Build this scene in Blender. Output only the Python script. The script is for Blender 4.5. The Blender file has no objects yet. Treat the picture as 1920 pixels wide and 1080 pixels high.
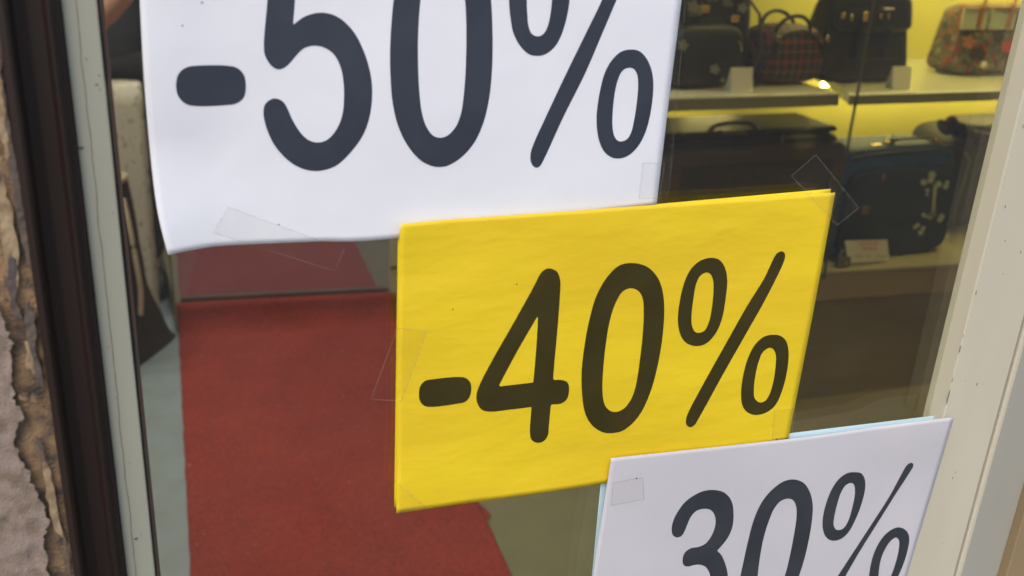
import bpy, bmesh, math, random
import numpy as np
from mathutils import Vector, Matrix, noise
random.seed(7)
S = bpy.context.scene
COL = S.collection
R = math.radians

# ---------------------------------------------------------------- camera
F = 1835.0
CAM = np.array([0.0, -0.4907, 1.5])
FWD = np.array([0.37420104, 0.84904373, -0.37295889])
RGT = np.array([0.92214555, -0.38322142, 0.05281031])
UPV = np.array([0.09808757, 0.36368405, 0.92634375])
cd = bpy.data.cameras.new('camera'); cam = bpy.data.objects.new('camera', cd); COL.objects.link(cam)
cam.matrix_world = Matrix(((RGT[0], UPV[0], -FWD[0], CAM[0]), (RGT[1], UPV[1], -FWD[1], CAM[1]),
                           (RGT[2], UPV[2], -FWD[2], CAM[2]), (0, 0, 0, 1)))
cd.sensor_width = 36; cd.lens = F * 36 / 1920; cd.clip_start = 0.02; cd.clip_end = 600
cd.dof.use_dof = True; cd.dof.focus_distance = 0.68; cd.dof.aperture_fstop = 9.5
S.camera = cam

# ---------------------------------------------------------------- sky, sun, exposure
W = bpy.data.worlds.new('World'); S.world = W; W.use_nodes = True
nt = W.node_tree
bg = nt.nodes['Background']; sky = nt.nodes.new('ShaderNodeTexSky')
sky.sky_type = 'NISHITA'; sky.sun_disc = False
SUN_EL, SUN_AZ = 50, 215
sky.sun_elevation = R(SUN_EL); sky.sun_rotation = R(SUN_AZ); sky.dust_density = 3.0
nt.links.new(sky.outputs[0], bg.inputs[0]); bg.inputs[1].default_value = 0.13
sl = bpy.data.lights.new('sun', 'SUN'); sun = bpy.data.objects.new('sun', sl); COL.objects.link(sun)
sl.energy = 0.9; sl.angle = R(40); sl.color = (1.0, 0.96, 0.9)
az = R(SUN_AZ); el = R(SUN_EL)
sd = Vector((math.sin(az) * math.cos(el), math.cos(az) * math.cos(el), math.sin(el)))
sun.rotation_euler = sd.to_track_quat('Z', 'Y').to_euler()
S.view_settings.view_transform = 'Standard'; S.view_settings.look = 'None'
S.view_settings.gamma = 1; S.view_settings.use_curve_mapping = False
S.view_settings.exposure = 0.66

# ---------------------------------------------------------------- measuring helpers (photo point -> point on a real plane)
def ray(px, py): return RGT * (px - 960) - UPV * (py - 540) + FWD * F
def PY(px, py, y=0.0): r = ray(px, py); return CAM + r * ((y - CAM[1]) / r[1])
def PZ(px, py, z=0.0): r = ray(px, py); return CAM + r * ((z - CAM[2]) / r[2])
def PX(px, py, x): r = ray(px, py); return CAM + r * ((x - CAM[0]) / r[0])

# ---------------------------------------------------------------- objects
def link(o, parent=None):
    COL.objects.link(o)
    if parent is not None: o.parent = parent
    return o
def tag(o, label=None, cat=None, group=None, kind=None):
    if label: o['label'] = label
    if cat: o['category'] = cat
    if group: o['group'] = group
    if kind: o['kind'] = kind
    return o
def empty(name, loc=(0, 0, 0)):
    # an Empty at the thing's base; its parts are written in world coordinates
    o = bpy.data.objects.new(name, None); o.location = loc; o.empty_display_size = 0.05
    return link(o)
def put(name, me, mat, parent=None, smooth=False):
    o = bpy.data.objects.new(name, me)
    if mat is not None: me.materials.append(mat)
    if smooth:
        for p in me.polygons: p.use_smooth = True
    if parent is not None: put_par(o, parent)
    return link(o) if parent is None else o
def put_par(o, parent):
    COL.objects.link(o); o.parent = parent
    m = Matrix.Identity(4); p = parent
    while p is not None:
        m = Matrix.Translation(p.location) @ m if p.type == 'EMPTY' or p.parent is None else Matrix.Translation(p.location) @ m
        p = p.parent
    o.location = -m.translation
def mesh(name, v, f):
    me = bpy.data.meshes.new(name); me.from_pydata([tuple(map(float, q)) for q in v], [], f); me.update(); return me
def from_bm(name, bm):
    bmesh.ops.recalc_face_normals(bm, faces=bm.faces)
    me = bpy.data.meshes.new(name); bm.to_mesh(me); bm.free(); return me
def box(name, a, b, mat, parent=None, bev=0.0, seg=2, smooth=False):
    bm = bmesh.new(); bmesh.ops.create_cube(bm, size=1)
    for v in bm.verts:
        v.co = Vector([a[i] + (b[i] - a[i]) * (v.co[i] + 0.5) for i in range(3)])
    if bev: bmesh.ops.bevel(bm, geom=bm.edges[:], offset=bev, segments=seg, affect='EDGES', profile=0.5)
    return put(name, from_bm(name, bm), mat, parent, smooth)
def prism(name, pts, z0, z1, mat, parent=None, bev=0.0, axis='z'):
    bm = bmesh.new()
    def co(p, t): return (p[0], p[1], t) if axis == 'z' else ((p[0], t, p[1]) if axis == 'y' else (t, p[0], p[1]))
    lo = [bm.verts.new(co(p, z0)) for p in pts]; hi = [bm.verts.new(co(p, z1)) for p in pts]
    n = len(pts); bm.faces.new(lo[::-1]); bm.faces.new(hi)
    for i in range(n): bm.faces.new((lo[i], lo[(i + 1) % n], hi[(i + 1) % n], hi[i]))
    bmesh.ops.recalc_face_normals(bm, faces=bm.faces)
    if bev: bmesh.ops.bevel(bm, geom=bm.edges[:], offset=bev, segments=2, affect='EDGES', profile=0.5)
    return put(name, from_bm(name, bm), mat, parent)
def tube(name, pts, r, mat, parent=None, n=8, flat=1.0, closed=False):
    pts = [Vector(p) for p in pts]; v = []; f = []; m = len(pts)
    rr = r if isinstance(r, (list, tuple)) else [r] * m
    up0 = Vector((0, 0, 1))
    for i, p in enumerate(pts):
        if closed: t = (pts[(i + 1) % m] - pts[i - 1]).normalized()
        else: t = (pts[min(i + 1, m - 1)] - pts[max(i - 1, 0)]).normalized()
        s = t.cross(up0)
        if s.length < 0.2: s = t.cross(Vector((0, 1, 0)))
        s.normalize(); u = s.cross(t)
        for k in range(n):
            a = 2 * math.pi * k / n; v.append(p + s * (math.cos(a) * rr[i]) + u * (math.sin(a) * rr[i] * flat))
    for i in range(m if closed else m - 1):
        j = (i + 1) % m
        for k in range(n): f.append((i * n + k, i * n + (k + 1) % n, j * n + (k + 1) % n, j * n + k))
    if not closed: f += [tuple(range(n))[::-1], tuple(range((m - 1) * n, m * n))]
    bm = bmesh.new(); me = mesh(name, v, f); bm.from_mesh(me); bpy.data.meshes.remove(me)
    return put(name, from_bm(name, bm), mat, parent, True)
def smooth_path(pts, k=6, closed=False):
    P = [Vector(p) for p in pts]; n = len(P); out = []
    for i in range(n if closed else n - 1):
        if closed: a, b, c, d = P[i - 1], P[i], P[(i + 1) % n], P[(i + 2) % n]
        else: a, b, c, d = P[max(i - 1, 0)], P[i], P[i + 1], P[min(i + 2, n - 1)]
        for j in range(k):
            t = j / k
            out.append(0.5 * ((2 * b) + (c - a) * t + (2 * a - 5 * b + 4 * c - d) * t * t + (3 * b - a - 3 * c + d) * t ** 3))
    if not closed: out.append(P[-1])
    return out
def soft(name, c, dims, mat, parent=None, rot=0.0, e=5.0, taper=0.0, tdep=0.0, sag=0.0, nu=40, nv=20, bulge=0.0, lump=0.0, shear=0.0):
    """soft bag body: super-ellipsoid on base centre c, dims (w,d,h), narrower towards the top by taper"""
    v = []; f = []; w, d, h = dims
    def sp(x, p): return math.copysign(abs(x) ** p, x)
    for j in range(nv + 1):
        ph = -math.pi / 2 + math.pi * j / nv
        for i in range(nu):
            th = 2 * math.pi * i / nu
            q = 2 / e
            x = sp(math.cos(ph), q) * sp(math.cos(th), q); y = sp(math.cos(ph), q) * sp(math.sin(th), q); z = sp(math.sin(ph), q)
            t = (z + 1) / 2
            x *= (1 - taper * t) * (1 + bulge * math.sin(math.pi * t)); y *= (1 - tdep * t)
            x += shear * t
            zz = t * h - sag * h * (1 - abs(x) ** 2) * (t ** 3)
            p = Vector((x * w / 2, y * d / 2, zz))
            if lump: p += Vector((0, 1, 0.4)) * noise.noise(p * 14 + Vector(c)) * lump
            v.append(p)
    for j in range(nv):
        for i in range(nu):
            f.append((j * nu + i, j * nu + (i + 1) % nu, (j + 1) * nu + (i + 1) % nu, (j + 1) * nu + i))
    M = Matrix.Translation(c) @ Matrix.Rotation(rot, 4, 'Z')
    me = mesh(name, [M @ q for q in v], f)
    bm = bmesh.new(); bm.from_mesh(me); bpy.data.meshes.remove(me)
    bmesh.ops.remove_doubles(bm, verts=bm.verts, dist=1e-5)
    return put(name, from_bm(name, bm), mat, parent, True)

# ---------------------------------------------------------------- materials
def N(nt, t, **kw):
    n = nt.nodes.new(t)
    for k, val in kw.items():
        if k.startswith('i_'):
            n.inputs[int(k[2:]) if k[2:].isdigit() else k[2:].replace('_', ' ')].default_value = val
        else: setattr(n, k, val)
    return n
def mat(name, col, rough=0.6, col2=None, scale=20.0, bump=0.0, bscale=200.0, metal=0.0, spec=0.5, trans=0.0, detail=6.0, stretch=None, lo=0.35, hi=0.65, bdist=0.001):
    m = bpy.data.materials.new(name); m.use_nodes = True; t = m.node_tree; L = t.links
    b = t.nodes['Principled BSDF']; b.inputs['Roughness'].default_value = rough; b.inputs['Metallic'].default_value = metal
    b.inputs['Specular IOR Level'].default_value = spec
    b.inputs['Base Color'].default_value = (*col, 1)
    tc = N(t, 'ShaderNodeTexCoord'); src = tc.outputs['Object']
    if stretch:
        mp = N(t, 'ShaderNodeMapping'); mp.inputs['Scale'].default_value = stretch; L.new(src, mp.inputs[0]); src = mp.outputs[0]
    if col2:
        nz = N(t, 'ShaderNodeTexNoise', i_Scale=scale, i_Detail=detail); L.new(src, nz.inputs['Vector'])
        cr = N(t, 'ShaderNodeValToRGB'); cr.color_ramp.elements[0].position = lo; cr.color_ramp.elements[1].position = hi
        cr.color_ramp.elements[0].color = (*col, 1); cr.color_ramp.elements[1].color = (*col2, 1)
        L.new(nz.outputs['Fac'], cr.inputs[0]); L.new(cr.outputs[0], b.inputs['Base Color'])
    if bump:
        n2 = N(t, 'ShaderNodeTexNoise', i_Scale=bscale, i_Detail=5.0); L.new(src, n2.inputs['Vector'])
        bp = N(t, 'ShaderNodeBump', i_Strength=bump, i_Distance=bdist); L.new(n2.outputs['Fac'], bp.inputs['Height']); L.new(bp.outputs[0], b.inputs['Normal'])
    if trans:
        tr = N(t, 'ShaderNodeBsdfTranslucent'); tr.inputs[0].default_value = (*(col2 or col), 1)
        mx = N(t, 'ShaderNodeMixShader'); mx.inputs[0].default_value = trans
        L.new(b.outputs[0], mx.inputs[1]); L.new(tr.outputs[0], mx.inputs[2]); L.new(mx.outputs[0], t.nodes['Material Output'].inputs[0])
    return m
def glass_mat(name, tint, haze=0.0, hazecol=(0.8, 0.85, 0.9), rough=0.0, ior=1.5, smear=0.0):
    m = bpy.data.materials.new(name); m.use_nodes = True; t = m.node_tree; L = t.links; t.nodes.clear()
    out = N(t, 'ShaderNodeOutputMaterial'); tr = N(t, 'ShaderNodeBsdfTransparent'); tr.inputs[0].default_value = (*tint, 1)
    gl = N(t, 'ShaderNodeBsdfGlossy'); gl.inputs['Roughness'].default_value = rough; gl.inputs[0].default_value = (1, 1, 1, 1)
    geo = N(t, 'ShaderNodeNewGeometry'); mr = N(t, 'ShaderNodeMapRange'); L.new(geo.outputs['Backfacing'], mr.inputs[0])
    mr.inputs[3].default_value = ior; mr.inputs[4].default_value = 1 / ior
    fr = N(t, 'ShaderNodeFresnel'); L.new(mr.outputs[0], fr.inputs[0])
    mx = N(t, 'ShaderNodeMixShader'); L.new(fr.outputs[0], mx.inputs[0]); L.new(tr.outputs[0], mx.inputs[1]); L.new(gl.outputs[0], mx.inputs[2])
    last = mx
    if haze or smear:
        df = N(t, 'ShaderNodeBsdfDiffuse'); df.inputs[0].default_value = (*hazecol, 1)
        m2 = N(t, 'ShaderNodeMixShader'); m2.inputs[0].default_value = haze
        if smear:
            tc = N(t, 'ShaderNodeTexCoord'); nz = N(t, 'ShaderNodeTexNoise', i_Scale=9.0, i_Detail=8.0, i_Roughness=0.65); L.new(tc.outputs['Object'], nz.inputs['Vector'])
            r2 = N(t, 'ShaderNodeMapRange'); r2.inputs[1].default_value = 0.35; r2.inputs[2].default_value = 0.75
            r2.inputs[3].default_value = haze; r2.inputs[4].default_value = haze + smear
            L.new(nz.outputs['Fac'], r2.inputs[0]); L.new(r2.outputs[0], m2.inputs[0])
        L.new(mx.outputs[0], m2.inputs[1]); L.new(df.outputs[0], m2.inputs[2]); last = m2
    L.new(last.outputs[0], out.inputs[0]); return m
def emit_mat(name, col, s):
    m = bpy.data.materials.new(name); m.use_nodes = True; t = m.node_tree; t.nodes.clear()
    out = N(t, 'ShaderNodeOutputMaterial'); e = N(t, 'ShaderNodeEmission'); e.inputs[0].default_value = (*col, 1); e.inputs[1].default_value = s
    t.links.new(e.outputs[0], out.inputs[0]); return m
def plaid_mat(name):
    m = mat(name, (0.02, 0.012, 0.01), 0.55); t = m.node_tree; L = t.links; b = t.nodes['Principled BSDF']
    tc = N(t, 'ShaderNodeTexCoord'); sx = N(t, 'ShaderNodeSeparateXYZ'); L.new(tc.outputs['Object'], sx.inputs[0])
    col = None
    for ax, per, wd, off, c, s in (('X', 0.055, 0.14, 0.0, (0.30, 0.04, 0.02), 1), ('X', 0.055, 0.07, 0.45, (0.32, 0.17, 0.05), 1), ('Z', 0.055, 0.15, 0.1, (0.30, 0.04, 0.02), 1), ('Z', 0.055, 0.07, 0.55, (0.32, 0.17, 0.05), 1)):
        mu = N(t, 'ShaderNodeMath', operation='MULTIPLY_ADD'); L.new(sx.outputs[ax], mu.inputs[0]); mu.inputs[1].default_value = 1 / per; mu.inputs[2].default_value = off + 20
        fr = N(t, 'ShaderNodeMath', operation='FRACT'); L.new(mu.outputs[0], fr.inputs[0])
        lt = N(t, 'ShaderNodeMath', operation='LESS_THAN'); L.new(fr.outputs[0], lt.inputs[0]); lt.inputs[1].default_value = wd
        h = N(t, 'ShaderNodeMath', operation='MULTIPLY'); L.new(lt.outputs[0], h.inputs[0]); h.inputs[1].default_value = 0.42
        mx = N(t, 'ShaderNodeMix', data_type='RGBA'); L.new(h.outputs[0], mx.inputs[0])
        if col is None: mx.inputs[6].default_value = (0.018, 0.011, 0.009, 1)
        else: L.new(col, mx.inputs[6])
        mx.inputs[7].default_value = (*c, 1); col = mx.outputs[2]
    L.new(col, b.inputs['Base Color']); return m
def print_mat(name, base, spots, scale):
    """printed cloth: blotches of several colours"""
    m = mat(name, base, 0.5); t = m.node_tree; L = t.links; b = t.nodes['Principled BSDF']
    tc = N(t, 'ShaderNodeTexCoord'); nz = N(t, 'ShaderNodeTexNoise', i_Scale=scale * 1.3, i_Detail=3.0); L.new(tc.outputs['Object'], nz.inputs['Vector'])
    mxv = N(t, 'ShaderNodeMix', data_type='RGBA'); mxv.inputs[0].default_value = 0.06; L.new(tc.outputs['Object'], mxv.inputs[6]); L.new(nz.outputs['Color'], mxv.inputs[7])
    vo = N(t, 'ShaderNodeTexVoronoi', i_Scale=scale); L.new(mxv.outputs[2], vo.inputs['Vector'])
    sx = N(t, 'ShaderNodeSeparateColor'); L.new(vo.outputs['Color'], sx.inputs[0])
    cr = N(t, 'ShaderNodeValToRGB'); cr.color_ramp.interpolation = 'CONSTANT'
    cr.color_ramp.elements[0].color = (*base, 1); cr.color_ramp.elements[1].position = spots[0][0]; cr.color_ramp.elements[1].color = (*spots[0][1], 1)
    for p, c in spots[1:]: e = cr.color_ramp.elements.new(p); e.color = (*c, 1)
    L.new(sx.outputs[0], cr.inputs[0]); L.new(cr.outputs[0], b.inputs['Base Color']); return m

M = {}
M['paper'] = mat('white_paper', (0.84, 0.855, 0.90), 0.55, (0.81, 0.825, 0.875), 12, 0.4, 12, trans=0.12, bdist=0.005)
M['paper_shaded'] = mat('white_paper_shaded', (0.64, 0.62, 0.65), 0.55, (0.60, 0.585, 0.62), 12, 0.25, 30, trans=0.12, bdist=0.002)  # white paper again, shade on the lower sheet put into its colour
M['yellow'] = mat('yellow_paper', (0.88, 0.66, 0.018), 0.5, (0.83, 0.585, 0.02), 9, 0.6, 11, trans=0.12, bdist=0.006, stretch=(0.7, 1, 1.6))
M['yellow_back'] = mat('yellow_paper_brighter', (0.82, 0.66, 0.01), 0.5, trans=0.12)
M['blue_paper'] = mat('light_blue_paper', (0.50, 0.68, 0.74), 0.55, trans=0.1)
M['ink'] = mat('blue_black_ink', (0.028, 0.036, 0.053), 0.42, (0.036, 0.045, 0.062), 40)
M['ink_y'] = mat('ink_on_yellow', (0.036, 0.028, 0.004), 0.42, (0.045, 0.035, 0.006), 40)
M['ink_g'] = mat('charcoal_ink', (0.030, 0.036, 0.045), 0.42, (0.04, 0.045, 0.055), 40)
M['glass'] = glass_mat('clear_glass', (0.97, 0.98, 0.95), 0.002, smear=0.006)
M['glass_in'] = glass_mat('inner_glass_reflection_tint', (0.86, 0.87, 0.92), 0.09, (0.55, 0.56, 0.75))  # blue tint and haze paint a sky reflection into the inner pane
M['tape'] = glass_mat('clear_tape', (0.982, 0.978, 0.972), 0.003, (0.7, 0.7, 0.7), rough=0.35, ior=1.2)
M['tape_edge'] = glass_mat('tape_cut_edge', (0.9, 0.9, 0.88), 0.075, (0.8, 0.8, 0.70), rough=0.3, ior=1.2)
M['alu'] = mat('grey_green_paint', (0.33, 0.33, 0.265), 0.6, (0.305, 0.305, 0.245), 18, 0.15, 300, stretch=(1, 1, 0.25), bdist=0.0003)
M['alu_r'] = mat('warm_grey_paint', (0.58, 0.54, 0.42), 0.4, (0.54, 0.50, 0.385), 14, 0.12, 300, stretch=(1, 1, 0.3), bdist=0.0003)
M['alu_r2'] = mat('grey_paint_weathered', (0.36, 0.35, 0.30), 0.45, (0.33, 0.32, 0.27), 14, 0.12, 300, stretch=(1, 1, 0.3), bdist=0.0003)
M['gasket'] = mat('dark_rubber', (0.03, 0.028, 0.022), 0.5)
M['redstrip'] = mat('reddish_sealant', (0.15, 0.08, 0.06), 0.6, (0.12, 0.09, 0.065), 30)
M['brown'] = mat('dark_brown_steel', (0.017, 0.010, 0.008), 0.5, (0.026, 0.016, 0.013), 30, 0.4, 120, stretch=(1, 1, 0.15), bdist=0.0006, spec=0.3)
M['ochre'] = mat('stained_render', (0.28, 0.18, 0.095), 0.9, (0.075, 0.055, 0.045), 120, 1.0, 620, lo=0.38, hi=0.66, bdist=0.0012, detail=14)
M['plaster'] = mat('pinkish_plaster', (0.28, 0.215, 0.175), 0.95, (0.19, 0.14, 0.10), 130, 1.0, 800, lo=0.45, hi=0.68, bdist=0.0008, detail=14)
M['crack'] = mat('hairline_dirt', (0.12, 0.12, 0.10), 0.8)
M['wear'] = mat('worn_paint_mark', (0.20, 0.195, 0.155), 0.7)
M['floor'] = mat('grey_green_floor', (0.20, 0.195, 0.11), 0.55, (0.17, 0.165, 0.095), 6, 0.1, 300)
M['floor_grey'] = mat('blue_grey_floor', (0.28, 0.345, 0.39), 0.4, (0.24, 0.285, 0.30), 9, 0.1, 300)
M['wall_yellow'] = mat('yellow_wall_paint', (0.68, 0.63, 0.14), 0.7, (0.66, 0.61, 0.13), 3)
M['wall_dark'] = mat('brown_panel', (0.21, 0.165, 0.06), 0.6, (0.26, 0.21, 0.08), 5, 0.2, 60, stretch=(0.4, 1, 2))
M['wall_int'] = mat('cream_wall', (0.45, 0.42, 0.34), 0.8)
M['ceiling'] = mat('ceiling_paint', (0.6, 0.58, 0.5), 0.8)
M['fascia'] = mat('beige_board', (0.30, 0.22, 0.12), 0.5, (0.27, 0.20, 0.11), 8)
M['plat'] = mat('pale_platform', (0.45, 0.42, 0.28), 0.4)
M['shelf'] = mat('satin_shelf', (0.60, 0.60, 0.45), 0.2)
M['shelf_edge'] = mat('shelf_edging', (0.20, 0.20, 0.12), 0.35)
M['carpet_in'] = mat('red_carpet_step', (0.27, 0.035, 0.022), 0.95, (0.22, 0.028, 0.018), 60, 0.6, 500, bdist=0.002)
M['stone'] = mat('pitted_limestone', (0.56, 0.53, 0.43), 0.85, (0.24, 0.20, 0.14), 60, 0.8, 90, lo=0.55, hi=0.72, stretch=(1, 1, 0.6), bdist=0.004)
M['steel'] = mat('thin_dark_steel', (0.06, 0.06, 0.04), 0.4)
M['black'] = mat('black_bag_fabric', (0.014, 0.013, 0.012), 0.55, (0.02, 0.019, 0.016), 30, 0.4, 500, bdist=0.0005)
M['blackleather'] = mat('black_leather', (0.016, 0.016, 0.012), 0.35, (0.022, 0.021, 0.015), 30, 0.5, 240, bdist=0.0006)
M['charcoal'] = mat('charcoal_nylon', (0.036, 0.03, 0.022), 0.6, (0.045, 0.037, 0.027), 40, 0.4, 600, bdist=0.0005)
M['brownnylon'] = mat('brown_nylon', (0.075, 0.052, 0.034), 0.6, (0.062, 0.043, 0.03), 40, 0.4, 600, bdist=0.0005)
M['blue'] = mat('petrol_blue_cloth', (0.018, 0.10, 0.26), 0.6, (0.015, 0.085, 0.22), 40, 0.4, 600, bdist=0.0005)
M['blue_shaded'] = mat('shaded_blue_cloth', (0.008, 0.020, 0.045), 0.6, (0.010, 0.024, 0.05), 40, 0.4, 600, bdist=0.0005)  # darker copy of the blue: shade on the suitcase front as colour
M['gold'] = mat('brassy_metal', (0.75, 0.62, 0.30), 0.25, metal=1.0)
M['silver'] = mat('grey_metal', (0.6, 0.6, 0.55), 0.28, metal=1.0)
M['applique'] = mat('pale_green_print', (0.50, 0.55, 0.42), 0.7)
M['flower_dim'] = mat('dull_pale_print', (0.22, 0.24, 0.19), 0.7)
M['leather'] = mat('tan_leather', (0.42, 0.17, 0.045), 0.45, (0.36, 0.14, 0.04), 30)
M['tag'] = mat('brown_leather_tag', (0.16, 0.09, 0.05), 0.5)
M['beige'] = mat('beige_webbing', (0.50, 0.42, 0.30), 0.7, (0.42, 0.34, 0.24), 60)
M['card'] = mat('white_card', (0.72, 0.72, 0.66), 0.6)
M['redink'] = mat('red_marker', (0.55, 0.05, 0.03), 0.6)
M['greyink'] = mat('grey_print', (0.25, 0.25, 0.24), 0.6)
M['fur'] = mat('brown_fur', (0.045, 0.026, 0.015), 0.95, (0.02, 0.012, 0.008), 60, 1.0, 200, bdist=0.006)
M['skin'] = mat('skin', (0.66, 0.40, 0.29), 0.5, (0.60, 0.34, 0.24), 12)
M['jacket'] = mat('blue_black_cloth', (0.028, 0.032, 0.045), 0.8, (0.04, 0.045, 0.06), 30, 0.5, 300)
M['trousers'] = mat('black_trousers', (0.012, 0.011, 0.013), 0.8, (0.018, 0.016, 0.018), 30, 0.5, 300)
M['hair'] = mat('dark_brown_hair', (0.03, 0.018, 0.012), 0.5)
M['eye'] = mat('eye_dark', (0.02, 0.015, 0.01), 0.2)
M['lip'] = mat('lips', (0.42, 0.16, 0.13), 0.5)
M['pave'] = mat('pavement_stone', (0.09, 0.082, 0.068), 0.9, (0.065, 0.06, 0.05), 3, 0.4, 60, bdist=0.003)
M['facade'] = mat('facade_render', (0.40, 0.34, 0.28), 0.9, (0.33, 0.28, 0.22), 4, 0.6, 90, bdist=0.004)
M['tube'] = emit_mat('warm_tube_light', (1.0, 0.82, 0.28), 15.0)
M['plaid'] = plaid_mat('dark_red_plaid')
M['floral'] = print_mat('dark_floral_cloth', (0.016, 0.016, 0.014), [(0.70, (0.04, 0.04, 0.028)), (0.86, (0.12, 0.13, 0.09)), (0.95, (0.25, 0.25, 0.18))], 34)
M['collage'] = print_mat('printed_collage_cloth', (0.10, 0.10, 0.065), [(0.3, (0.05, 0.045, 0.03)), (0.5, (0.13, 0.13, 0.085)), (0.66, (0.33, 0.09, 0.03)), (0.74, (0.24, 0.24, 0.17)), (0.90, (0.28, 0.04, 0.03))], 60)

# red carpet with pile, lint and a darker trodden look
def carpet_mat():
    m = mat('red_carpet', (0.31, 0.034, 0.021), 0.95, (0.265, 0.027, 0.016), 5, 0.9, 420, bdist=0.003, detail=10)
    t = m.node_tree; L = t.links; b = t.nodes['Principled BSDF']; old = b.inputs['Base Color'].links[0].from_socket
    tc = N(t, 'ShaderNodeTexCoord'); nz = N(t, 'ShaderNodeTexNoise', i_Scale=150.0, i_Detail=3.0); L.new(tc.outputs['Object'], nz.inputs['Vector'])
    r = N(t, 'ShaderNodeMapRange'); r.inputs[1].default_value = 0.35; r.inputs[2].default_value = 0.65; r.inputs[3].default_value = 0.76; r.inputs[4].default_value = 1.24; L.new(nz.outputs['Fac'], r.inputs[0])
    hv = N(t, 'ShaderNodeHueSaturation'); L.new(old, hv.inputs['Color']); L.new(r.outputs[0], hv.inputs['Value']); L.new(hv.outputs[0], b.inputs['Base Color'])
    return m
M['carpet'] = carpet_mat()

# ================================================================ OUTSIDE SETTING
o = box('pavement', (-60, -90, -0.30), (60, -0.12, -0.02), M['pave']); tag(o, kind='structure')
o = box('ground', (-300, -400, -0.60), (300, 300, -0.31), M['pave']); tag(o, kind='structure')

# facade of the shop building
fac = empty('shop_building', (-2.0, 0.1, 0)); tag(fac, 'weathered rendered wall of the old building left of the shop door', 'building')
XW = -0.0335
box('pier', (-2.6, -0.040, -0.02), (-0.36, 0.45, 2.45), M['facade'], fac)
box('lintel', (-2.6, -0.040, 2.45), (5.0, 0.12, 4.6), M['facade'], fac)
# near pier edge: uneven stained render as real relief
def relief(name, x0, x1, z0, z1, nx, nz, y, amp, mt, parent, seed=0.0, sc=60):
    v = []; f = []
    for j in range(nz + 1):
        for i in range(nx + 1):
            x = x0 + (x1 - x0) * i / nx; z = z0 + (z1 - z0) * j / nz
            h = noise.fractal(Vector((x * sc, seed, z * sc * 0.7)), 0.8, 2.1, 5) * amp
            h += max(0.0, noise.noise(Vector((x * 45, seed + 4, z * 28))) - 0.22) * amp * 6
            v.append((x, y + h, z))
    for j in range(nz):
        for i in range(nx):
            a = j * (nx + 1) + i; f.append((a, a + 1, a + nx + 2, a + nx + 1))
    return put(name, mesh(name, v, f), mt, parent, True)
box('reveal', (-0.36, -0.024, -0.02), (XW, 0.40, 2.45), M['facade'], fac)
relief('stained_render', -0.36, XW - 0.0005, 0.9, 1.7, 150, 360, -0.0275, 0.0004, M['ochre'], fac, 1.0, 70)

# ---------------------------------------------------------------- traced flat shapes -> meshes on real planes
def spline(pts, k=5):
    """closed outline; a point given with a third value is a sharp corner"""
    n = len(pts); out = []
    P = [np.array(p[:2], float) for p in pts]; C = [len(p) > 2 for p in pts]
    for i in range(n):
        a, b, c, d = P[i - 1], P[i], P[(i + 1) % n], P[(i + 2) % n]
        if C[i]: a = 2 * b - c
        if C[(i + 1) % n]: d = 2 * c - b
        la, lb, lc = (np.linalg.norm(b - a) ** 0.5 + 1e-6, np.linalg.norm(c - b) ** 0.5 + 1e-6, np.linalg.norm(d - c) ** 0.5 + 1e-6)
        m1 = (b - a) / la - (c - a) / (la + lb) + (c - b) / lb
        m2 = (c - b) / lb - (d - b) / (lb + lc) + (d - c) / lc
        m1 *= lb; m2 *= lb
        for j in range(k):
            t = j / k
            out.append((2 * t**3 - 3 * t**2 + 1) * b + (t**3 - 2 * t**2 + t) * m1 + (-2 * t**3 + 3 * t**2) * c + (t**3 - t**2) * m2)
    return np.array(out)
def sdf(polys, X, Y):
    D = np.full(X.shape, 1e9); ins = np.zeros(X.shape, bool)
    for p in polys:
        q = np.roll(p, -1, 0)
        for a, b in zip(p, q):
            e = b - a; l2 = e @ e + 1e-12
            t = np.clip(((X - a[0]) * e[0] + (Y - a[1]) * e[1]) / l2, 0, 1)
            D = np.minimum(D, np.hypot(X - a[0] - t * e[0], Y - a[1] - t * e[1]))
            if a[1] != b[1]:
                c = ((a[1] > Y) != (b[1] > Y)) & (X < e[0] * (Y - a[1]) / e[1] + a[0])
                ins ^= c
    return np.where(ins, D, -D)
def contour_mesh(name, polys, surf, step=3.0):
    A = np.concatenate(polys); x0, y0 = A.min(0) - step; x1, y1 = A.max(0) + step
    xs = np.arange(x0, x1 + step, step); ys = np.arange(y0, y1 + step, step)
    X, Y = np.meshgrid(xs, ys); Fd = sdf(polys, X, Y)
    vid = {}; verts = []; faces = []
    def gv(i, j):
        k = (i, j)
        if k not in vid: vid[k] = len(verts); verts.append(surf(xs[i], ys[j]))
        return vid[k]
    def ev(i, j, a, b):
        k = (min((i, j), (a, b)), max((i, j), (a, b)))
        if k not in vid:
            f0, f1 = Fd[j, i], Fd[b, a]; t = f0 / (f0 - f1)
            vid[k] = len(verts); verts.append(surf(xs[i] + (xs[a] - xs[i]) * t, ys[j] + (ys[b] - ys[j]) * t))
        return vid[k]
    for j in range(len(ys) - 1):
        for i in range(len(xs) - 1):
            cs = ((i, j), (i + 1, j), (i + 1, j + 1), (i, j + 1)); s = [Fd[c[1], c[0]] > 0 for c in cs]
            if not any(s): continue
            if all(s): faces.append([gv(*c) for c in cs]); continue
            poly = []
            for k in range(4):
                c, d = cs[k], cs[(k + 1) % 4]
                if s[k]: poly.append(gv(*c))
                if s[k] != s[(k + 1) % 4]: poly.append(ev(*c, *d))
            if len(set(poly)) >= 3: faces.append(poly)
    return mesh(name, verts, faces)

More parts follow.
